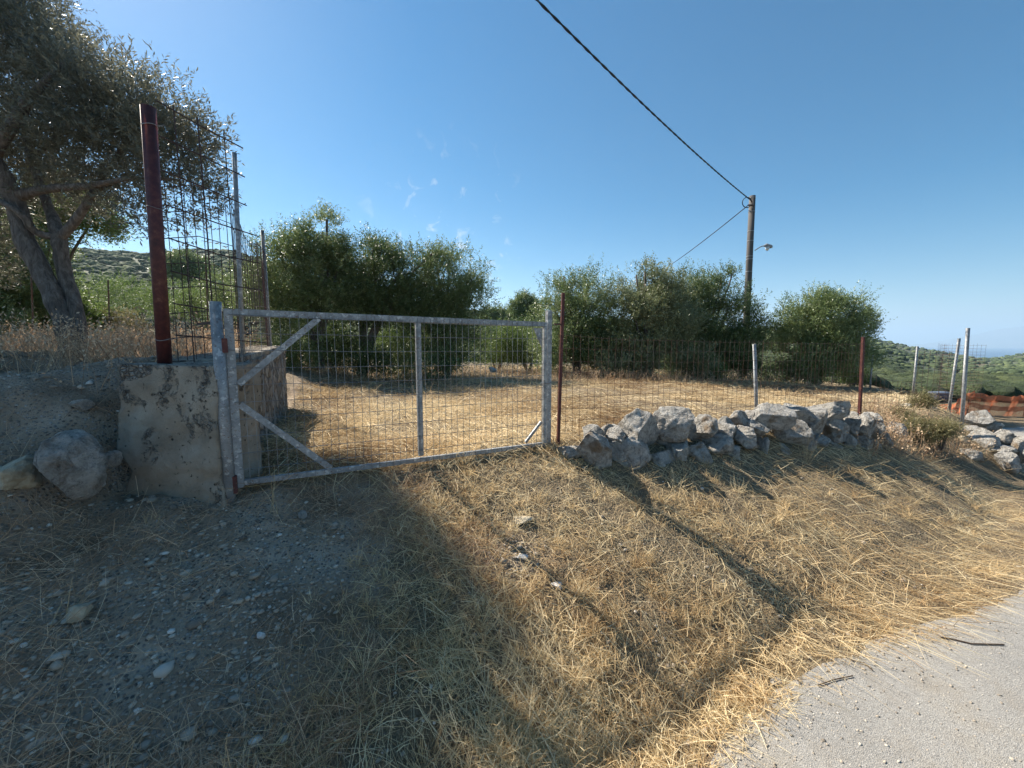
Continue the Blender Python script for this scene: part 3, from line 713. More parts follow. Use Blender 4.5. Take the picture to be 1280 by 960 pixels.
def field_straw():
    parts = []
    x, y = polar(9000, 2.8, 10, -42, 50); k = (edge_dist(x, y) < -.02) & (x > WALLX(y) + .1); x, y = x[k], y[k]; n = len(x)
    V, F = ribbons(x, y, rng.uniform(.15, .5, n), np.abs(rng.normal(size=n)) * .1, rng.uniform(.003, .006, n), R(150) + rng.normal(size=n) * .7, rng.uniform(.01, .05, n), .08)
    parts.append((V, F, np.repeat(np.clip(.8 + rng.normal(size=n) * .15, 0, 1), 2)))
    x, y = polar(170000, 2.6, 17, -46, 52, .8); d = edge_dist(x, y)
    k = (d < .05) & (x > WALLX(y) + .05) & (rng.uniform(size=len(x)) < np.clip(.55 + 1.1 * patch(x, y, .9, 21) + .6 * patch(x, y, 3.5, 22), .06, 1)); x, y = x[k], y[k]; n = len(x); r = np.hypot(x, y)
    V, F = ribbons(x, y, rng.gamma(3, .035, n) + .03, np.abs(rng.normal(size=n)) * .35, rng.uniform(.002, .004, n) * (1 + .10 * r), rng.uniform(0, 2*pi, n), rng.uniform(0, .03, n))
    t = np.clip(.48 + .9 * patch(x, y, .7, 30) + .6 * patch(x, y, 3, 31) + rng.normal(size=n) * .2, 0, 1); parts.append((V, F, np.repeat(t, 2)))
    V, F, T = join(parts); tag(mesh_np('field_grass', V, F, M_field, None, T), 'flattened dry grass covering the field behind the gate and fence', 'dry grass', kind='stuff')
field_straw()
def weeds():
    """taller dried weeds with seed heads: left plot, and the rough strip along the back of the field"""
    parts = []
    x, y = polar(24000, 2.6, 13, -66, -30); k = (x < WALLX(y) - .45) & (y > 2.45) & (rng.uniform(size=len(x)) < np.clip(.35 + 1.3 * patch(x, y, .8, 41), 0, 1) * (.12 + .88 * sm(2.7, 3.8, y + .2 * x + .8)))
    x1, y1 = x[k], y[k]
    x, y = polar(11000, 8.6, 13.5, -34, 44); fr = 9.4 + .10 * np.maximum(0, x) + .5 * patch(x, y, .5, 2); k = (y > fr) & (edge_dist(x, y) < 0); x2, y2 = x[k], y[k]
    x3, y3 = polar(3500, 5.2, 9, 42, 58); k = np.abs(edge_dist(x3, y3)) < .9; x3, y3 = x3[k], y3[k]
    x = np.concatenate([x1, x2, x3]); y = np.concatenate([y1, y2, y3]); n = len(x); r = np.hypot(x, y)
    az = rng.uniform(0, 2*pi, n); el = rng.uniform(.7, 1.5, n); L = rng.uniform(.10, .42, n) * np.where(np.arange(n) < len(x1), 1, .8); w = rng.uniform(.0015, .0032, n) * (1 + .08 * r)
    V, F = ribbons(x, y, L, el, w, az, -.01); t = np.clip(.45 + rng.normal(size=n) * .25, 0, 1); parts.append((V, F, np.repeat(t, 2)))
    d = np.stack([np.sin(az) * np.cos(el), np.cos(az) * np.cos(el), np.sin(el)], -1); base = np.stack([x, y, G(x, y)], -1)
    m = rng.uniform(size=n) < .6; V, F = leaf_faces(base[m] + d[m] * (L[m] * .6)[:, None], d[m], L[m] * .5, 5, .028, .012, 0, .7)
    parts.append((V, F, np.clip(.65 + rng.normal(size=len(F)) * .2, 0, 1)))
    V, F, T = join(parts); tag(mesh_np('dry_weeds', V, F, M_weed, None, T), 'brown dried weeds with pale seed heads on the left plot and along the field edge', 'weeds', kind='stuff')
weeds()
def pebbles():
    bm = bmesh.new(); bmesh.ops.create_icosphere(bm, subdivisions=1, radius=1)
    bv = np.array([v.co[:] for v in bm.verts]); bf = np.array([[v.index for v in f.verts] for f in bm.faces]); bm.free()
    x, y = polar(90000, .95, 6.5, -64, 62); c = cover(x, y); rd = road_dist(x, y); d = edge_dist(x, y)
    pr = np.where(rd > 0, .13 + .5 * np.clip(patch(x, y, 2.2, 77), 0, 1) + .35 * sm(.35, .0, rd), np.where(c > .5, .06, np.clip(.40 + 1.9 * patch(x, y, 1.5, 50), .06, 1)))
    k = (rng.uniform(size=len(x)) < pr) & ~((d < 0) & (x > WALLX(y))); x, y, rd = x[k], y[k], rd[k]; n = len(x)
    r = np.clip(rng.lognormal(-5.25, .55, n), .003, .035); r = np.where(rd > 0, np.minimum(r * .6, .008), r)
    z = G(x, y) + r * .25 + np.where(rd > .05, .012, 0)
    sc = rng.uniform(.6, 1.35, (n, 1, 3)); sc[..., 2] *= .6
    a = rng.uniform(0, 2*pi, n); ca, sa = np.cos(a)[:, None], np.sin(a)[:, None]
    vv = bv[None] * sc * (1 + .25 * rng.normal(size=(n, len(bv), 1)).clip(-1, 1)) * r[:, None, None]
    X = vv[..., 0] * ca - vv[..., 1] * sa; Y_ = vv[..., 0] * sa + vv[..., 1] * ca; vv = np.stack([X, Y_, vv[..., 2]], -1) + np.stack([x, y, z], -1)[:, None]
    F = (bf[None] + (np.arange(n) * len(bv))[:, None, None]).reshape(-1, 3)
    t = np.where(rd > 0, rng.uniform(.1, .95, n), np.clip(rng.normal(size=n) * .24 + .48, 0, 1)); tag(mesh_np('gravel', vv.reshape(-1, 3), F, M_peb, None, np.repeat(t, len(bf))), 'loose grey gravel over the bank and the edge of the road', 'gravel', kind='stuff')
pebbles()

# ------------------------------------------------------------------ rocks
def rock_mesh(rx, ry, rz, seed, sub=4, chops=11, rough=.085):
    bm = bmesh.new(); bmesh.ops.create_icosphere(bm, subdivisions=sub, radius=1)
    v = np.array([q.co[:] for q in bm.verts]); f = np.array([[q.index for q in p.verts] for p in bm.faces]); bm.free()
    rs = np.random.default_rng(seed)
    v = v * (1 + .22 * fbm(v * 1.1 + seed * 1.7, 2))[:, None]
    for _ in range(chops):
        nrm = rs.normal(size=3); nrm[2] *= .7; nrm /= np.linalg.norm(nrm); h = rs.uniform(.48, .78)
        o = v @ nrm - h; v = v - np.where(o > 0, o * .98, 0)[:, None] * nrm
    n = fbm(v * 3.2 + seed, 4); rd = 1 - np.abs(fbm(v * 2.4 + seed + 40, 3)) * 2
    v = v * (1 + rough * 1.3 * n - rough * np.clip(rd - .55, 0, 1) * .9)[:, None]
    big = fbm(v * 6.5 + seed * 3, 3); v = v * (1 - .07 * np.clip(big - .12, 0, 1) / .5 + .02 * big)[:, None]
    lo, hi = v.min(0), v.max(0); v = (v - (lo + hi) / 2) / ((hi - lo) / 2)
    return v * np.array([rx, ry, rz]), f
def rock(label, px, py, w, h, Y, seed, m=None, name='boulder', cat='stone', group=None, dy=None, chops=11, sub=5, ground=False, rot=None):
    c = P(px, py, Y); rx = w / 1000 * Y * 1.12 / (1 + .30 * abs(px - 640) / 500); rz = h / 1000 * Y * 1.10; ry = dy or (rx + rz) / 2 * 1.05
    V, F = rock_mesh(rx, ry, rz, seed, sub, chops)
    if ground:                                        # set it where that line of sight meets the ground
        y0 = .6
        while y0 < 14 and P(px, py, y0)[2] > Gz(*P(px, py, y0)[:2]): y0 += .02
        k = y0 / Y; Y = y0; rx *= k; rz *= k; ry *= k; c = P(px, py, Y); c[2] = Gz(c[0], c[1]) + rz * ground
    o = mesh_np(name, V, F, m or M_rock, None, None, True)
    o.data.polygons.foreach_set('use_smooth', np.zeros(len(F), bool)) if sub <= 2 else None
    o.location = c
    if rot: o.rotation_euler = rot
    return tag(o, label, cat, group)
A0 = np.array([.70, 3.62]); A1 = np.array([4.62, 5.08])
def wallY(px):
    u = (px - 640) / 500 * 1.012; d = A1 - A0; t = (A0[0] - u * A0[1]) / (u * d[1] - d[0]); return A0[1] + t * d[1]
WG = 'stones of the long dry rubble wall beside the gate'
wallstones = [
 (741, 558, 38, 38, 0, 'pointed grey stone at the left end of the rubble wall, nearest the thin red post'),
 (783, 568, 52, 43, 0, 'big pale stone in the lowest course, second from the left end of the rubble wall'),
 (767, 543, 20, 19, .12, 'small stone peeping out above and left of the cavernous boulder near the gate'),
 (797, 537, 50, 46, .1, 'cavernous grey boulder on top of the wall with a deep hole near its crown'),
 (840, 532, 48, 40, .1, 'smooth whitish boulder standing highest at the left half of the rubble wall'),
 (877, 533, 32, 27, .12, 'small rough stone on top, just right of the smooth whitish boulder'),
 (824, 575, 37, 27, 0, 'brownish stone in the lowest course under the smooth whitish boulder'),
 (843, 559, 25, 22, .06, 'small bluish stone wedged below the smooth whitish boulder'),
 (868, 572, 37, 38, 0, 'squat grey stone in the lowest course behind upright dry stems'),
 (890, 557, 36, 32, .06, 'shaded grey stone under the bright craggy stone'),
 (904, 541, 38, 25, .08, 'bright craggy white stone on top near the middle of the wall'),
 (929, 545, 33, 24, .04, 'tan faced stone set just right of the bright craggy white stone'),
 (942, 534, 36, 20, .1, 'flat white topped stone under the big wedge shaped boulder'),
 (960, 520, 52, 29, .12, 'big wedge shaped boulder with a brown face, beside the foot of the grey post'),
 (990, 517, 38, 23, .24, 'dark bluish boulder on top, behind the wedge shaped boulder'),
 (908, 570, 38, 30, 0, 'dark stone in the lowest course left of the leaning grey slab'),
 (949, 562, 27, 34, 0, 'leaning grey slab in the lowest course below the tan faced stone'),
 (987, 541, 42, 32, .05, 'wide shaded stone in the middle course under the dark bluish boulder'),
 (974, 567, 28, 27, 0, 'small grey stone in the lowest course right of the leaning grey slab'),
 (1004, 562, 30, 30, 0, 'bluish grey stone in the lowest course behind the tall dry stalks'),
 (1018, 527, 34, 30, .08, 'brown faced stone with a pale top, left of the highest slab'),
 (1041, 514, 40, 25, .12, 'pale sloping slab forming the highest point of the rubble wall'),
 (1044, 537, 32, 25, .05, 'rounded grey stone directly under the highest slab'),
 (1062, 530, 17, 26, .06, 'narrow upright stone right of the highest slab'),
 (1076, 532, 22, 30, .06, 'blocky stone below the farther red post'),
 (1092, 532, 24, 29, .06, 'pale topped block at the upper right end of the rubble wall'),
 (1055, 552, 25, 20, .03, 'small shaded stone in the middle course below the narrow upright stone'),
 (1032, 565, 40, 31, 0, 'wide low stone with a lilac tinge in the lowest course'),
 (1071, 558, 22, 30, 0, 'tall grey stone in the lowest course near the right end of the rubble wall'),
 (1088, 557, 20, 26, 0, 'dark hollow looking stone in the lowest course near the right end'),
 (1099, 549, 15, 32, 0, 'slim grey stone closing the right end of the rubble wall'),
 (1018, 549, 24, 13, .03, 'thin flat stone slipped between courses under the brown faced stone'),
]
for i, (px, py, w, h, back, lab) in enumerate(wallstones):
    low = back == 0 or py > 555
    rock(lab, px, py + (4 if low else 0), w * (1.12 if low else 1.07), h * (1.25 if low else 1.08), wallY(px) + back, 100 + i, group=WG, dy=.16 + .05 * random.random(), name='wall_stone')
for i in range(20):
    t = (i + .5) / 20; q = A0 + (A1 - A0) * t; yb = q[1] + .17; xb = q[0]
    V, F = rock_mesh(.11, .10, .13, 400 + i, 4); o = mesh_np('wall_stone', V, F, M_rock, None, None, True)
    o.location = (xb, yb, Gz(xb, yb) + (.10 if i < 9 else .16)); tag(o, 'small shaded stone wedged deep inside the long rubble wall', 'stone', WG)
RG = 'stones of the tumbled wall by the road at the right'
right = [
 (1226, 523, 36, 18, 6.5, 'long pale slab on top of the tumbled wall right of the upright grey post'),
 (1213, 540, 26, 14, 6.3, 'pale stone below the long pale slab of the tumbled wall'),
 (1200, 553, 20, 15, 6.0, 'reddish stone at the foot of the upright grey post'),
 (1229, 551, 34, 27, 6.0, 'large grey boulder in the middle of the tumbled wall'),
 (1213, 572, 42, 22, 5.7, 'wide flat topped block at the front of the tumbled wall'),
 (1184, 566, 28, 12, 5.8, 'low flat stone at the left foot of the tumbled wall'),
 (1255, 548, 28, 20, 6.0, 'hollowed stone on top right of the large grey boulder'),
 (1257, 576, 28, 24, 5.6, 'pale rounded stone lowest at the right of the tumbled wall'),
 (1254, 562, 30, 10, 5.8, 'thin white slab lying near the right end of the tumbled wall'),
 (1274, 562, 16, 30, 5.8, 'upright grey stone at the right border of the picture'),
 (1121, 541, 26, 22, 5.6, 'pale stone half hidden under the left of the dusty shrub'),
 (1136, 511, 16, 12, 7.2, 'pale lump of rubble left of the sparse shrub in the field corner'),
 (1161, 511, 18, 12, 7.2, 'brown and white lump of rubble right of the sparse shrub'),
 (1196, 530, 26, 10, 6.6, 'flat pale stone left of the upright grey post'),
 (1166, 526, 26, 9, 6.7, 'low pale stone behind the dusty shrub'),
 (1240, 535, 22, 12, 6.4, 'grey stone between the long pale slab and the hollowed stone'),
]
for i, (px, py, w, h, Y, lab) in enumerate(right):
    rock(lab, px, py, w * 1.08, h * 1.12, Y, 200 + i, M_tan if 'reddish' in lab else None, group=RG, name='wall_stone', chops=6)
rock('large rough pinkish grey boulder on the bank left of the concrete pillar', 93, 583, 88, 84, 2.06, 322, name='boulder', dy=.14, sub=5, chops=2)
rock('tan flat topped rock at the left border beside the large boulder', 16, 592, 66, 40, 2.0, 302, M_tan, 'boulder', dy=.10)
rock('small pale stone above the large boulder on the left bank', 104, 517, 22, 13, 2.5, 303, None, 'small_stone', ground=.5, dy=.05)
rock('flat pale yellow stone lying on the shaded gravel at lower left', 100, 773, 47, 24, 1.42, 304, M_tan, 'flat_stone', ground=.55, dy=.055, chops=10)
rock('small white stone in the shaded gravel right of the flat yellow stone', 327, 803, 14, 11, 1.45, 305, M_white, 'small_stone', ground=.4, dy=.02)
rock('bluish stone on the shaded gravel below the gate hinge', 378, 646, 14, 10, 2.2, 306, None, 'small_stone', ground=.4, dy=.03)
rock('pale stone in the straw left of the long post shadow', 653, 698, 16, 9, 2.15, 307, M_white, 'small_stone', ground=.5, dy=.03)
rock('pale stone in the straw close below another, on the edge of the post shadow', 696, 735, 17, 8, 1.98, 308, M_white, 'small_stone', ground=.5, dy=.03)
rock('whitish slab of rock bedded in the straw in the middle of the bank', 655, 652, 26, 9, 2.5, 309, M_tan, 'small_stone', ground=.3, dy=.07)
rock('low bluish rock in the ground at the foot of the thin red post', 718, 568, 42, 16, 3.66, 310, None, 'small_stone', ground=.3, dy=.12)
rock('small pale stone at the straw edge beside the road', 970, 858, 16, 10, 1.82, 311, None, 'small_stone', ground=.5, dy=.02)
rock('whitish squared block under the lone olive tree', 1011, 475, 22, 14, 12.4, 312, M_white, 'stone_block', chops=12)
rock('small grey block right of the whitish squared block', 1024, 477, 9, 10, 12.4, 313, None, 'stone_block', chops=12)
rock('dark stump like rock at the back of the field behind the gate', 616, 462, 10, 7, 9.6, 314, None, 'small_stone')
rock('grey fragment of stone on the bank between pillar and boulder', 139, 575, 20, 22, 2.2, 315, None, 'small_stone', dy=.06)

# ------------------------------------------------------------------ retaining wall with its concrete end
def retaining_wall():
    e = empty('retaining_wall', (-2.05, 2.35, -.95), 'crumbling concrete pillar end and rubble retaining wall left of the gate', 'wall')
    def block(nx, nz, corner, m, name, amp, seed, ny=8):
        # corner(u,v,t): u along x 0..1, t depth 0..1, v height 0..1 ; closed hexahedral surface, displaced
        V = []; idx = {}; F = []
        def vid(i, j, k):
            if (i, j, k) not in idx:
                idx[(i, j, k)] = len(V); V.append(corner(i / nx, k / nz, j / ny))
            return idx[(i, j, k)]
        for i in range(nx):
            for k in range(nz):
                for j, fl in ((0, 0), (ny, 1)):
                    q = [vid(i, j, k), vid(i+1, j, k), vid(i+1, j, k+1), vid(i, j, k+1)]; F.append(q[::-1] if fl else q)
        for j in range(ny):
            for k in range(nz):
                for i, fl in ((0, 1), (nx, 0)):
                    q = [vid(i, j, k), vid(i, j+1, k), vid(i, j+1, k+1), vid(i, j, k+1)]; F.append(q[::-1] if fl else q)
            for i in range(nx):
                for k, fl in ((0, 1), (nz, 0)):
                    q = [vid(i, j, k), vid(i+1, j, k), vid(i+1, j+1, k), vid(i, j+1, k)]; F.append(q[::-1] if fl else q)
        V = np.array(V); c = V.mean(0)
        n = np.stack([fbm(V * 7 + seed, 4), fbm(V * 7 + seed + 31, 4), fbm(V * 7 + seed + 62, 3) * .35], -1)
        V = V + n * amp
        return mesh_np(name, V, F, m, e, None, False)
    def c1(u, v, t):
        x0, x1 = -2.36 + .02 * sin(v * 9), -1.745 + .015 * sin(v * 7 + 1) - .0
        bite = .055 * max(0, 1 - abs(v - .38) / .12)           # the broken notch on the left flank
        x = x0 + bite + (x1 - x0 - bite) * u; y = 2.35 + .03 * (1 - u) + t * .40 - .03 * (1 - v)
        z = -1.15 + (1.033 - .012 * u) * v
        # round the arrises
        return (x, y, z)
    block(46, 70, c1, M_conc, 'concrete_end', .028, 5, 26)
    def c2(u, v, t):
        y = 2.752 + t * 2.85; xr = WALLX(y) + .0; x = xr - .50 * (1 - u)
        zt = -.155 + .09 * t
        return (x - .03 * (1 - v), y, -1.2 + (zt + 1.2) * v)
    block(10, 34, c2, M_rubble, 'rubble_masonry', .045, 9, 90)
    def c3(u, v, t):
        y = 2.755 + t * 2.82; x = WALLX(y) - .49 + .47 * u; z0 = -.165 + .09 * t
        return (x, y, z0 + .055 * v)
    block(10, 3, c3, M_conc, 'coping', .016, 12, 90)
    adopt(e)
retaining_wall()

# ------------------------------------------------------------------ gate
def p3(px, py, Y): return Vector(P(px, py, Y))
def gate():
    bl, br = p3(300, 607, 2.43), p3(680, 557, 3.72)
    tl = Vector((bl.x, bl.y, P(285, 386, 2.43)[2])); tr = Vector((br.x, br.y, P(681, 403, 3.72)[2]))
    ax = (br - bl); ax.z = 0; L = ax.length; ax.normalize(); nrm = Vector((ax.y, -ax.x, 0))
    e = empty('gate', ((bl + br) / 2), 'grey galvanised field gate of square tube and welded wire mesh, closed', 'gate')
    def g(s, h):                                         # s along 0..1, h height 0..1
        b = bl.lerp(br, s); t = tl.lerp(tr, s); return b.lerp(t, h)
    w = .040
    def tubebar(name, a, b, ww=w, t=.034, up=(0, 0, 1)):
        return MB().bar(a, b, ww, t, up).build(name, M_galv, e, bevel=.003)
    tubebar('stile', g(0, -.01), g(0, 1.0), .046, .034, ax); tubebar('stile', g(1, -.01), g(1, 1), .038, .034, ax)
    tubebar('top_rail', g(0, 1) + ax * .024 + Vector((0, 0, -.02)), g(1, 1) - ax * .02 + Vector((0, 0, -.018)), .042, .034)
    tubebar('bottom_rail', g(0, 0) + ax * .024 + Vector((0, 0, .018)), g(1, 0) - ax * .02 + Vector((0, 0, .018)), .034, .034)
    sc = .5
    for s in (.30, .35, .40, .45, .5, .55, .6, .65, .7):   # find where the centre bar is seen
        pass
    def s_at(px):                                        # fraction along the gate seen at column px
        u = (px - 640) / 500 * 1.005; d = br - bl; return (bl.x - u * bl.y) / (u * d.y - d.x)
    sc = s_at(524)
    tubebar('centre_bar', g(sc, .045), g(sc, .97), .040, .030, ax)
    off = nrm * .012
    sb1 = s_at(402)
    MB().bar(g(.012, .585) + off, g(sb1, .965) + off, .038, .022, (0, 0, 1)).build('diagonal_brace', M_galv, e, bevel=.002)
    MB().bar(g(.012, .47) + off, g(s_at(408), .04) + off, .038, .022, (0, 0, 1)).build('diagonal_brace', M_galv, e, bevel=.002)
    MB().bar(g(s_at(657), .045), g(.985, .20), .026, .018, (0, 0, 1)).build('corner_brace', M_galv, e, bevel=.002)
    # triangular gusset in the upper right corner
    a, b, c = g(s_at(666), .955), g(.985, .955), g(.985, .80)
    mb = MB(); mb.add([q + nrm * s for s in (.004, -.004) for q in (a, b, c)], [(0, 1, 2), (5, 4, 3), (0, 3, 4, 1), (1, 4, 5, 2), (2, 5, 3, 0)]); mb.build('gusset', M_galv, e)
    # welded mesh on the front face
    mb = MB(); H = (tl - bl).length; nvert = int(L / .052); nh = 10; f = nrm * .021
    for i in range(1, nvert):
        s = i / nvert + random.uniform(-.0015, .0015); a, b = g(s, .0) + f, g(s, 1.0) + f
        m = (a + b) / 2 + ax * random.uniform(-.004, .004) + nrm * random.uniform(-.004, .002); mb.tube([a, m, b], .0017, 4)
    for j in range(1, nh + 1):
        h = j / (nh + .35); pts = [g(s, h) + f + nrm * .003 + Vector((0, 0, random.uniform(-.003, .003) - .006 * sin(pi * s))) for s in np.linspace(0, 1, 9)]; mb.tube(pts, .0019, 4)
    mb.build('wire_mesh', M_gwire, e)
    # hinges on the left stile
    for h, hh in ((.80, .085), (.02, .11)):
        q = g(0, h) - ax * .026 + nrm * .034; mb = MB()
        mb.bar(q - Vector((0, 0, hh/2)), q + Vector((0, 0, hh/2)), .030, .030, ax); mb.tube([q - ax*.020 - Vector((0, 0, hh*.75)), q - ax*.020 + Vector((0, 0, -.1*hh))], .013, 10)
        hg = mb.build('hinge', M_red, e, bevel=.002); tag(hg, 'red oxide painted hinge')
    q = g(0, .80) - ax * .030 + nrm * .03; MB().tube([q + Vector((0, 0, .04)), q + Vector((0, 0, .20))], .005, 6).build('hinge_pin', M_red, e)
    # wire loop closing the gate
    c = g(1, .515) + ax * .015; mb = MB(); mb.tube([c + ax * .055 * cos(a) + nrm * .034 * sin(a) + Vector((0, 0, .004 * sin(3 * a))) for a in np.linspace(0, 2*pi, 17)], .0035, 6, False); mb.build('wire_loop', M_gwire, e)
    adopt(e); return ax, nrm, bl, br
GAX, GN, GBL, GBR = gate()
def pipe(name, base, top, r, m, parent=None, sides=20, r1=None):
    a, b = Vector(base), Vector(top); mb = MB(); rs = r1 or r; n = sides
    mb.tube([a, a.lerp(b, .5), b, b - (b - a).normalized() * .03], [r, (r + rs) / 2, rs, rs * .86], n)
    # open end: the inner ring drops into the tube
    return mb.build(name, m, parent, smooth=True)
hp_b, hp_t = p3(287, 613, 2.38), p3(269, 377, 2.38); hp_b.z -= .2
e = empty('gate_post', (hp_b.x, hp_b.y, hp_b.z + .2), 'grey pipe hinge post between the concrete pillar and the gate', 'post')
pipe('post', hp_b, hp_t, .031, M_galv, e)
for h in (.30, .86):
    q = hp_b.lerp(hp_t, h + .05); MB().bar(q + Vector((-.13, .02, -.008)), q + Vector((-.015, 0, 0)), .014, .012).build('tie_rod', M_dark, e)
adopt(e)
q = GBR + GAX * .055; zt = P(687, 388, q.y)[2]
e = empty('gate_post', (q.x, q.y, GBR.z - .04), 'grey channel latch post at the right end of the gate', 'post')
mb = MB(); 
mb.bar((q.x, q.y, GBR.z - .25), (q.x, q.y, zt), .05, .006, GAX)
for s in (-1, 1): mb.bar(Vector((q.x, q.y, GBR.z - .25)) + GAX * .022 * s - GN * .0195, Vector((q.x, q.y, zt)) + GAX * .022 * s - GN * .0195, .006, .032, GAX)
mb.build('post', M_galv, e); adopt(e)

# ------------------------------------------------------------------ fences
def mesh_panel(name, path, zb, zt, dx, dz, r, m, parent, irr=.003, skip_top=0):
    """path: list of (x,y); zb/zt functions or numbers of fraction 0..1"""
    pts = [Vector((*p, 0)) for p in path]; seg = [(pts[i+1] - pts[i]).length for i in range(len(pts)-1)]; L = sum(seg)
    def at(s):
        s = s * L
        for i, l in enumerate(seg):
            if s <= l + 1e-9: return pts[i].lerp(pts[i+1], max(0, min(1, s / l)))
            s -= l
        return pts[-1]
    fb = zb if callable(zb) else (lambda s: zb); ft = zt if callable(zt) else (lambda s: zt)
    mb = MB(); n = max(2, int(L / dx))
    for i in range(n + 1):
        s = i / n; p = at(s); a = Vector((p.x, p.y, fb(s))); b = Vector((p.x, p.y, ft(s) + random.uniform(-.01, .012)))
        mid = (a + b) / 2 + Vector((random.uniform(-1, 1), random.uniform(-1, 1), 0)) * irr * 2
        b += Vector((random.uniform(-1, 1), random.uniform(-1, 1), 0)) * irr * 1.6; mb.tube([a, mid, b], r, 4)
    nh = max(2, int((ft(.5) - fb(.5)) / dz)); k = max(4, int(L / .3))
    for j in range(nh + 1):
        h = j / nh * .985 + .005; q = []
        for i in range(k + 1):
            s = i / k; p = at(s); q.append(Vector((p.x, p.y, fb(s) + (ft(s) - fb(s)) * h - .012 * abs(sin(s * 7 + j)))) + Vector((random.uniform(-1, 1), random.uniform(-1, 1), random.uniform(-1, 1))) * irr)
        mb.tube(q, r, 4)
    return mb.build(name, m, parent)
# on the retaining wall: tall pipe post, grey posts, rebar mesh
def tall_fence():
    e = empty('mesh_fence', (-2.18, 2.48, -.12), 'tall rusty mesh fence with a red pipe post standing on the retaining wall', 'fence')
    rb, rt = p3(206, 453, 2.52), p3(185, 134, 2.52); rb.z -= .01
    tag(pipe('post', rb, rt, .037, M_red, e, 24), 'thick dark red pipe post')
    for f in (.62, .10, .93):
        mb = MB(); c = rb.lerp(rt, f); mb.tube([c + Vector((.040 * cos(a), .040 * sin(a), .006 * sin(a * 2 + f * 9))) for a in np.linspace(0, 2*pi, 21)], .0022, 5, False)
        mb.tube([c + Vector((.049, 0, 0)), c + Vector((.08, .01, .012))], .0022, 5); mb.build('tie_wire', M_gwire, e)
    b2, t2 = p3(303, 437, 3.28), p3(293, 191, 3.28); b2.z = -.16; tag(pipe('post', b2, t2, .0165, M_galv, e, 14), 'nearer grey post')
    b3, t3 = p3(338, 430, 5.35), p3(328, 288, 5.35); b3.z = -.1; tag(pipe('post', b3, t3, .021, M_galv, e, 12), 'farther grey post')
    r3 = b3 + Vector((-.09, .1, 0)); MB().tube([r3, r3 + Vector((0, 0, 1.2))], .016, 8).build('post', M_red, e)
    # near panel of wide rebar squares ending in loose wires
    p0, p1 = Vector((rb.x + .05, 2.56, 0)), Vector((P(303, 176, 3.05)[0], 3.05, 0)); mb = MB()
    zt = P(278, 168, 2.95)[2]; L = (p1 - p0).length
    for s in (.18, .44, .76):
        p = p0.lerp(p1, s); mb.tube([(p.x, p.y, -.14), (p.x + .005, p.y, zt * .5), (p.x - .005, p.y, zt + .02)], .0045 if s == .44 else .0035, 5)
    zz = zt - .03; j = 0
    while zz > -.05:
        p = p0; q = p1 if j < 3 else p0.lerp(p1, 1.15); mb.tube([(p.x, p.y, zz + .03), ((p.x+q.x)/2, (p.y+q.y)/2, zz + .012 * sin(j)), (q.x, q.y, zz - .015)], .0045, 5); zz -= .20; j += 1
    mb.build('mesh_panel', M_dark, e)
    mesh_panel('mesh_panel', [(-2.25, 2.62), (b2.x - .03, 3.3), (b3.x - .01, 5.38)], lambda s: -.12 + .05 * s, lambda s: 1.0 + .18 * s + .16 * sin(s * 9) * (1 - s) , .075, .15, .0030, M_dark, e)
    adopt(e)
tall_fence()
R1b, R1t = p3(697, 558, 3.80), p3(704, 366, 3.80)
L2 = p3(948, 525, 4.95); R2 = p3(1074, 530, 5.85)
def low_fence():
    e = empty('mesh_fence', (R1b.x, R1b.y, R1b.z), 'low rusty wire mesh fence running right from the gate behind the rubble wall', 'fence')
    b = R1b.copy(); b.z -= .2; tag(MB().bar(b, R1t, .028, .028, (1, .3, 0)).build('post', M_red, e, bevel=.003), 'thin dark red post beside the gate')
    q = R1b.lerp(R1t, .80); MB().bar(q, q + Vector((-.075, -.03, .002)), .012, .01).build('bracket', M_red, e)
    l = Vector((L2.x, L2.y, Gz(L2.x, L2.y) - .2)); t = p3(943, 430, 4.95); tag(pipe('post', l, t, .021, M_galv, e, 14), 'light grey pipe post')
    r = Vector((R2.x, R2.y, Gz(R2.x, R2.y) - .2)); t2 = p3(1079, 421, 5.85); tag(MB().bar(r, t2, .036, .036, (1, .3, 0)).build('post', M_red, e, bevel=.003), 'farther dark red post')
    mesh_panel('mesh_panel', [(R1b.x, R1b.y), (L2.x, L2.y)], lambda s: -.98, lambda s: .10 - .06 * s - .02 * sin(pi * s), .082, .105, .0018, M_wire, e, .004)
    mesh_panel('mesh_panel', [(L2.x, L2.y), (R2.x, R2.y)], lambda s: -.98 - .05 * s, lambda s: .03 - .02 * s, .082, .105, .0018, M_wire, e, .004)
    mesh_panel('mesh_panel', [(R2.x, R2.y), (P(1150, 500, 6.2)[0], 6.2)], lambda s: -1.1 - .1 * s, lambda s: -.42 - .25 * s, .09, .11, .0018, M_wire, e, .006)
    adopt(e)
low_fence()
def corner_fence():
    b, t = p3(1203, 530, 6.1), p3(1210, 410, 6.1); b.z -= .2
    e = empty('mesh_fence', (b.x, b.y, b.z + .2), 'narrow strip of fine mesh on one upright and one leaning post by the road', 'fence')
    tag(pipe('post', b, t, .024, M_galv, e, 14), 'upright grey post')
    b2, t2 = p3(1185, 518, 7.2), p3(1199, 423, 7.2); b2.z -= .15; tag(pipe('post', b2, t2, .022, M_galv, e, 12), 'leaning grey post')
    x0, x1 = P(1203, 500, 6.9)[0], P(1217, 500, 6.3)[0]
    mesh_panel('mesh_panel', [(x0 - .15, 7.1), (x1 - .02, 6.9), (x1 + .10, 6.3)], -1.4, .0, .05, .05, .0013, M_wire, e, .003)
    adopt(e)
corner_fence()
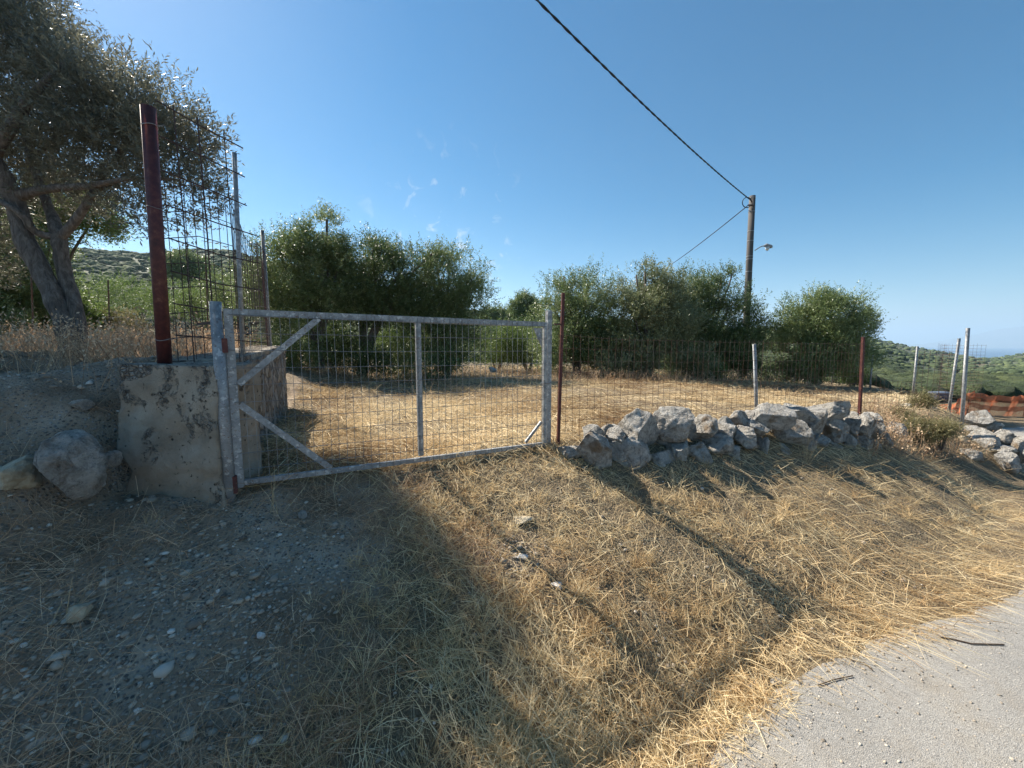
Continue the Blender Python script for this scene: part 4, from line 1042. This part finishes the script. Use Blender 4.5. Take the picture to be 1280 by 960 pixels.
def far_fence():
    pts = [(1042, 447, 486, 13.2), (1091, 444, 492, 11.6), (1147, 433, 497, 9.6)]
    p = [p3(a, b, y) for a, b, _, y in pts]
    e = empty('post_fence', (p[1].x, p[1].y, Gz(p[1].x, p[1].y)), 'line of slim grey posts with thin wire on the far right edge of the field', 'fence')
    for q in p:
        b = Vector((q.x, q.y, Gz(q.x, q.y) - .1)); pipe('post', b, q, .022 if q.y > 10 else .024, M_galv, e, 10)
    mb = MB()
    for k in range(2):
        mb.tube([(q.x, q.y, Gz(q.x, q.y) + .12 + .22 * k) for q in p] + [(8.7, 7.6, Gz(8.7, 7.6) + .1 + .2 * k)], .0022, 4)
    mb.build('wire', M_wire, e); adopt(e)
far_fence()
def rod_fence():
    a, b = p3(1149, 445, 9.4), p3(1206, 445, 7.3)
    e = empty('wire_fence', (a.x, a.y, Gz(a.x, a.y)), 'thin wire with slender upright rods closing the field corner against the sea', 'fence'); tops = []
    for k in range(8):
        q = a.lerp(b, k / 7); t = P(1149, 438.5, 9.4)[2] / 9.4 * q.y; MB().tube([(q.x, q.y, Gz(q.x, q.y) - .05), (q.x, q.y, t)], .0035, 5).build('rod', M_dark, e)
        tops.append(Vector((q.x, q.y, P(1150, 443.5, q.y)[2])))
    MB().tube(tops, .003, 4).build('wire', M_dark, e); adopt(e)
rod_fence()
def left_stakes():
    for px, t_, b_, Y, lab in ((136, 350, 432, 7.5, 'thin grey stake among the weeds right of the twin trunks'), (40, 345, 430, 6.5, 'thin grey stake among the weeds left of the twin trunks'), (258, 318, 425, 8.0, 'slim grey stake standing behind the tall mesh fence')):
        a, b = p3(px, b_, Y), p3(px - 1, t_, Y); a.z = Gz(a.x, a.y) - .1; o = MB().tube([a, (a + b) / 2 + Vector((.01, 0, 0)), b], .011, 8).build('stake', M_wire); tag(o, lab, 'stake')
left_stakes()
def netting():
    path = [p3(1150, 512, 12.4), p3(1196, 503, 11.6), p3(1214, 489, 11.3), p3(1236, 495, 11.3), p3(1262, 496, 11.2), p3(1285, 495, 11.1), p3(1330, 493, 11)]
    e = empty('safety_netting', (path[2].x, path[2].y, Gz(path[2].x, path[2].y)), 'sagging orange plastic safety netting beside the road at the right border', 'netting')
    n = 150; T = np.linspace(0, len(path) - 1, n); Q = []
    for t in T:
        a = min(int(t), len(path) - 2); Q.append(path[a].lerp(path[a+1], t - a))
    def pt(i, h):
        q = Q[i]; zb = q.z - .74 - .03 * sin(i * .13); return Vector((q.x + .03 * sin(i * .4 + h * 5), q.y + .05 * sin(i * .23 + h * 3), q.z * (1 - h) + zb * h + .012 * sin(i * .5 + h * 9)))
    mb = MB(); rows = 22
    for r in range(rows + 1):
        h = r / rows; wide = .028 if (r < 4 or r in (9, 10, 11, 12) or r > 17) else .006
        V = []; F = []
        for i in range(n):
            a = pt(i, h); V += [a + Vector((0, 0, wide / 2)), a - Vector((0, 0, wide / 2)), a + Vector((0, .004, wide / 2)), a + Vector((0, .004, -wide / 2))]
            if i: k = 4 * i; F += [(k-4, k-3, k+1, k), (k-2, k+2, k+3, k-1)]
        mb.add(V, F)
    for i in range(0, n, 1): mb.tube([pt(i, 0), pt(i, .5), pt(i, 1)], .0035, 3, False)
    mb.build('net', M_orange, e)
    for k in (2, 5): q = path[k]; pipe('post', (q.x, q.y + .04, Gz(q.x, q.y) - .2), (q.x, q.y + .04, q.z + .03), .014, M_wire, e, 8)
    adopt(e)
netting()
def blue_box():
    c = p3(1173, 499, 12.8); a = .20; b = .15; h = .24; e = empty('storage_box', (c.x, c.y, c.z), 'small dark blue plastic box on the slope left of the orange netting', 'box')
    mb = MB(); V = [(c.x + sx * a * k, c.y + sy * b * k, z) for z, k in ((c.z, .88), (c.z + h * .8, 1)) for sx, sy in ((-1, -1), (1, -1), (1, 1), (-1, 1))]
    mb.add(V, [(3, 2, 1, 0), (4, 5, 6, 7), (0, 1, 5, 4), (1, 2, 6, 5), (2, 3, 7, 6), (3, 0, 4, 7)]); mb.build('body', M_blue, e, bevel=.012)
    MB().bar((c.x - a * 1.06, c.y, c.z + h * .86), (c.x + a * 1.06, c.y, c.z + h * .92), .05, b * 2.15).build('lid', M_lid, e, bevel=.012)
    mb = MB(); mb.bar((c.x - .06, c.y - b - .012, c.z + h * .6), (c.x + .06, c.y - b - .012, c.z + h * .6), .02, .016); mb.build('handle', M_lid, e)
    adopt(e)
blue_box()
def hut():
    c = p3(266, 352, 85); g = Gz(c.x, c.y); w = 1.3; e = empty('hut', (c.x, c.y, c.z - 1.2), 'tiny white hut at the foot of the left hill seen through the mesh', 'hut')
    z0 = c.z - 1.3; z1 = c.z + .4; mb = MB(); V = [(c.x + sx * w, c.y + sy * w, z) for z in (z0, z1) for sx, sy in ((-1, -1), (1, -1), (1, 1), (-1, 1))]
    mb.add(V, [(3, 2, 1, 0), (4, 5, 6, 7), (0, 1, 5, 4), (1, 2, 6, 5), (2, 3, 7, 6), (3, 0, 4, 7)]); mb.build('wall', M_white, e)
    MB().bar((c.x - w * 1.15, c.y, z1 + .08), (c.x + w * 1.15, c.y, z1 + .08), .14, w * 2.3).build('roof', M_tan, e)
    MB().bar((c.x + .3, c.y - w - .02, z0), (c.x + .3, c.y - w - .02, z0 + 1.3), .6, .06, (1, 0, 0)).build('door', M_dark, e); adopt(e)
hut()

# ------------------------------------------------------------------ utility pole, lamp, cables
def utility_pole():
    Y = 14.5; t = p3(940.5, 245, Y); gz = Gz(t.x, t.y); b = Vector((p3(934, 400, Y).x, Y, gz - .3))
    e = empty('utility_pole', (b.x, Y, gz), 'weathered wooden utility pole rising behind the olive trees', 'pole')
    mb = MB(); mb.tube([b, b.lerp(t, .3), b.lerp(t, .65), t], [.120, .114, .106, .098], 20); mb.build('pole', M_pole, e, smooth=True)
    for f in (.55, .615, .63, .71, .76, .86, .93):
        c = b.lerp(t, f + .06); MB().tube([c - Vector((0, 0, .012)), c + Vector((0, 0, .012))], .108 + .012 * (1 - f), 20).build('band', M_lamp, e)
    d = b.lerp(t, .965); mb = MB()
    mb.tube([d, d + Vector((-.16, -.22, .0))], .02, 6); mb.tube([d + Vector((-.02, -.1, -.12)), d + Vector((-.24, -.2, -.14))], .03, 8); mb.build('bracket', M_dark, e)
    mb = MB(); mb.tube([d + Vector((-.3 + .16 * cos(a), -.22, -.06 + .17 * sin(a))) for a in np.linspace(.5, 5.4, 14)], .014, 6); mb.build('jumper_loop', M_cable, e)
    # small street lamp on its arm
    a0 = p3(943.5, 313, Y); a1 = p3(957, 306.5, Y); MB().tube([a0, a0.lerp(a1, .5) + Vector((0, 0, .03)), a1, a1 + Vector((.06, 0, -.04))], .018, 8).build('lamp_arm', M_lamp, e)
    c = a1 + Vector((.08, 0, -.05)); mb = MB()
    mb.tube([c + Vector((-.14, 0, .02)), c + Vector((-.05, 0, .05)), c + Vector((.12, 0, .0)), c + Vector((.16, 0, -.03))], [.03, .06, .06, .02], 10); lh = mb.build('lamp_head', M_lamp, e)
    mb = MB(); mb.tube([c + Vector((-.01, 0, -.01)), c + Vector((-.01, 0, -.08)), c + Vector((-.01, 0, -.14))], [.07, .065, .02], 12); mb.build('lamp_cover', M_glass, e, smooth=True)
    adopt(e); return d
D = utility_pole()
def cable(start, end, sag, r, name, label, twist=True, n=60):
    a, b = Vector(start), Vector(end); mb = MB()
    base = [a.lerp(b, t) - Vector((0, 0, 4 * sag * t * (1 - t))) for t in np.linspace(0, 1, n)]
    if twist:
        m = 700; L = (b - a).length
        for ph in (0, pi):
            q = []
            for i in range(m):
                t = i / (m - 1); p = a.lerp(b, t) - Vector((0, 0, 4 * sag * t * (1 - t))); w = t * L / .55 * 2 * pi + ph
                q.append(p + Vector((cos(w) * r * .85, 0, sin(w) * r * .85)))
            mb.tube(q, r * .8, 5)
    else: mb.tube(base, r, 6)
    return tag(mb.build(name, M_cable, smooth=True), label, 'cable')
n1 = p3(675, 0, 6.3); s = D + Vector((-.16, -.22, 0)); dirn = (n1 - s)
end = s + dirn * 2.4; end.z += 1.35
# sag chosen so that the cable passes close to n1
cable(s, end, .62, .014, 'power_cable', 'thick twisted black cable sweeping overhead from the pole')
s2 = D + Vector((-.24, -.2, -.14)); far = p3(815, 343, 30); e2 = s2 + (far - s2) * 1.8; e2.z += .5
cable(s2, e2, .45, .016, 'power_cable', 'thin taut cable running from the pole down behind the olive trees', False)

# ------------------------------------------------------------------ small things on the bank and road
def stalks(label, px, py, Y, n, hmin, hmax, seed):
    random.seed(seed); c = P(px, py, Y); mb = MB(); z = Gz(c[0], c[1])
    for _ in range(n):
        a = random.uniform(0, 2*pi); t = random.uniform(.05, .6); h = random.uniform(hmin, hmax); r = random.uniform(0, .06)
        b = Vector((c[0] + r*cos(a*3), c[1] + r*sin(a*3), z - .01)); tip = b + Vector((cos(a)*sin(t), sin(a)*sin(t), cos(t))) * h
        mb.tube([b, b.lerp(tip, .55) + Vector((0, 0, .012)), tip], [.0022, .0017, .001], 4)
    me = mb.build('grass_tuft', M_stalk); tag(me, label, 'grass tuft')
M_stalk = flat('dry_stalk', (.46, .36, .21), .8)
stalks('tall bleached grass stalks in front of the middle of the rubble wall', 1008, 598, 4.2, 16, .12, .38, 1)
stalks('upright dry stems before the squat stone of the rubble wall', 855, 592, 3.65, 9, .12, .34, 2)
stalks('leaning dry grass stem against the lower diagonal brace of the gate', 342, 612, 2.36, 4, .12, .3, 3)
stalks('bleached grass tuft at the lower left below the flat yellow stone', 115, 925, 1.15, 12, .08, .22, 4)
stalks('dry grass tuft in the shade at bottom centre', 290, 920, 1.2, 18, .08, .3, 5)
stalks('short straw tuft in the shade under the concrete pillar', 185, 650, 2.1, 8, .04, .1, 6)
stalks('single tall dry stem rising from the shaded gravel above the flat yellow stone', 72, 735, 1.6, 2, .15, .22, 8)
def twig(label, pts, r):
    q = [P(px, py, 1) for px, py in pts]; out = []
    for v in q:                                     # lay the twig on the road surface
        k = 1.5
        for _ in range(30):
            z = Gz(v[0] * k, v[1] * k) + .018; k = k * .5 + .5 * (z / v[2])
        out.append((v[0] * k, v[1] * k, z + .002))
    tag(MB().tube(out, r, 6).build('twig', M_twig), label, 'twig')
M_twig = flat('dark_twig', (.10, .065, .04), .85)
twig('short dark twig on the road just below the straw edge', [(1176, 797), (1190, 799), (1215, 805), (1255, 806)], .004)
twig('curved dark twig at the tip of the post shadow', [(1010, 797), (1026, 799), (1040, 804)], .004)
twig('long thin brown twig lying on the road near the bottom right of the straw', [(1022, 857), (1042, 850), (1066, 845)], .003)
twig('bent twig beside the dark leaf on the road edge', [(1052, 816), (1066, 826), (1080, 829), (1091, 838)], .003)
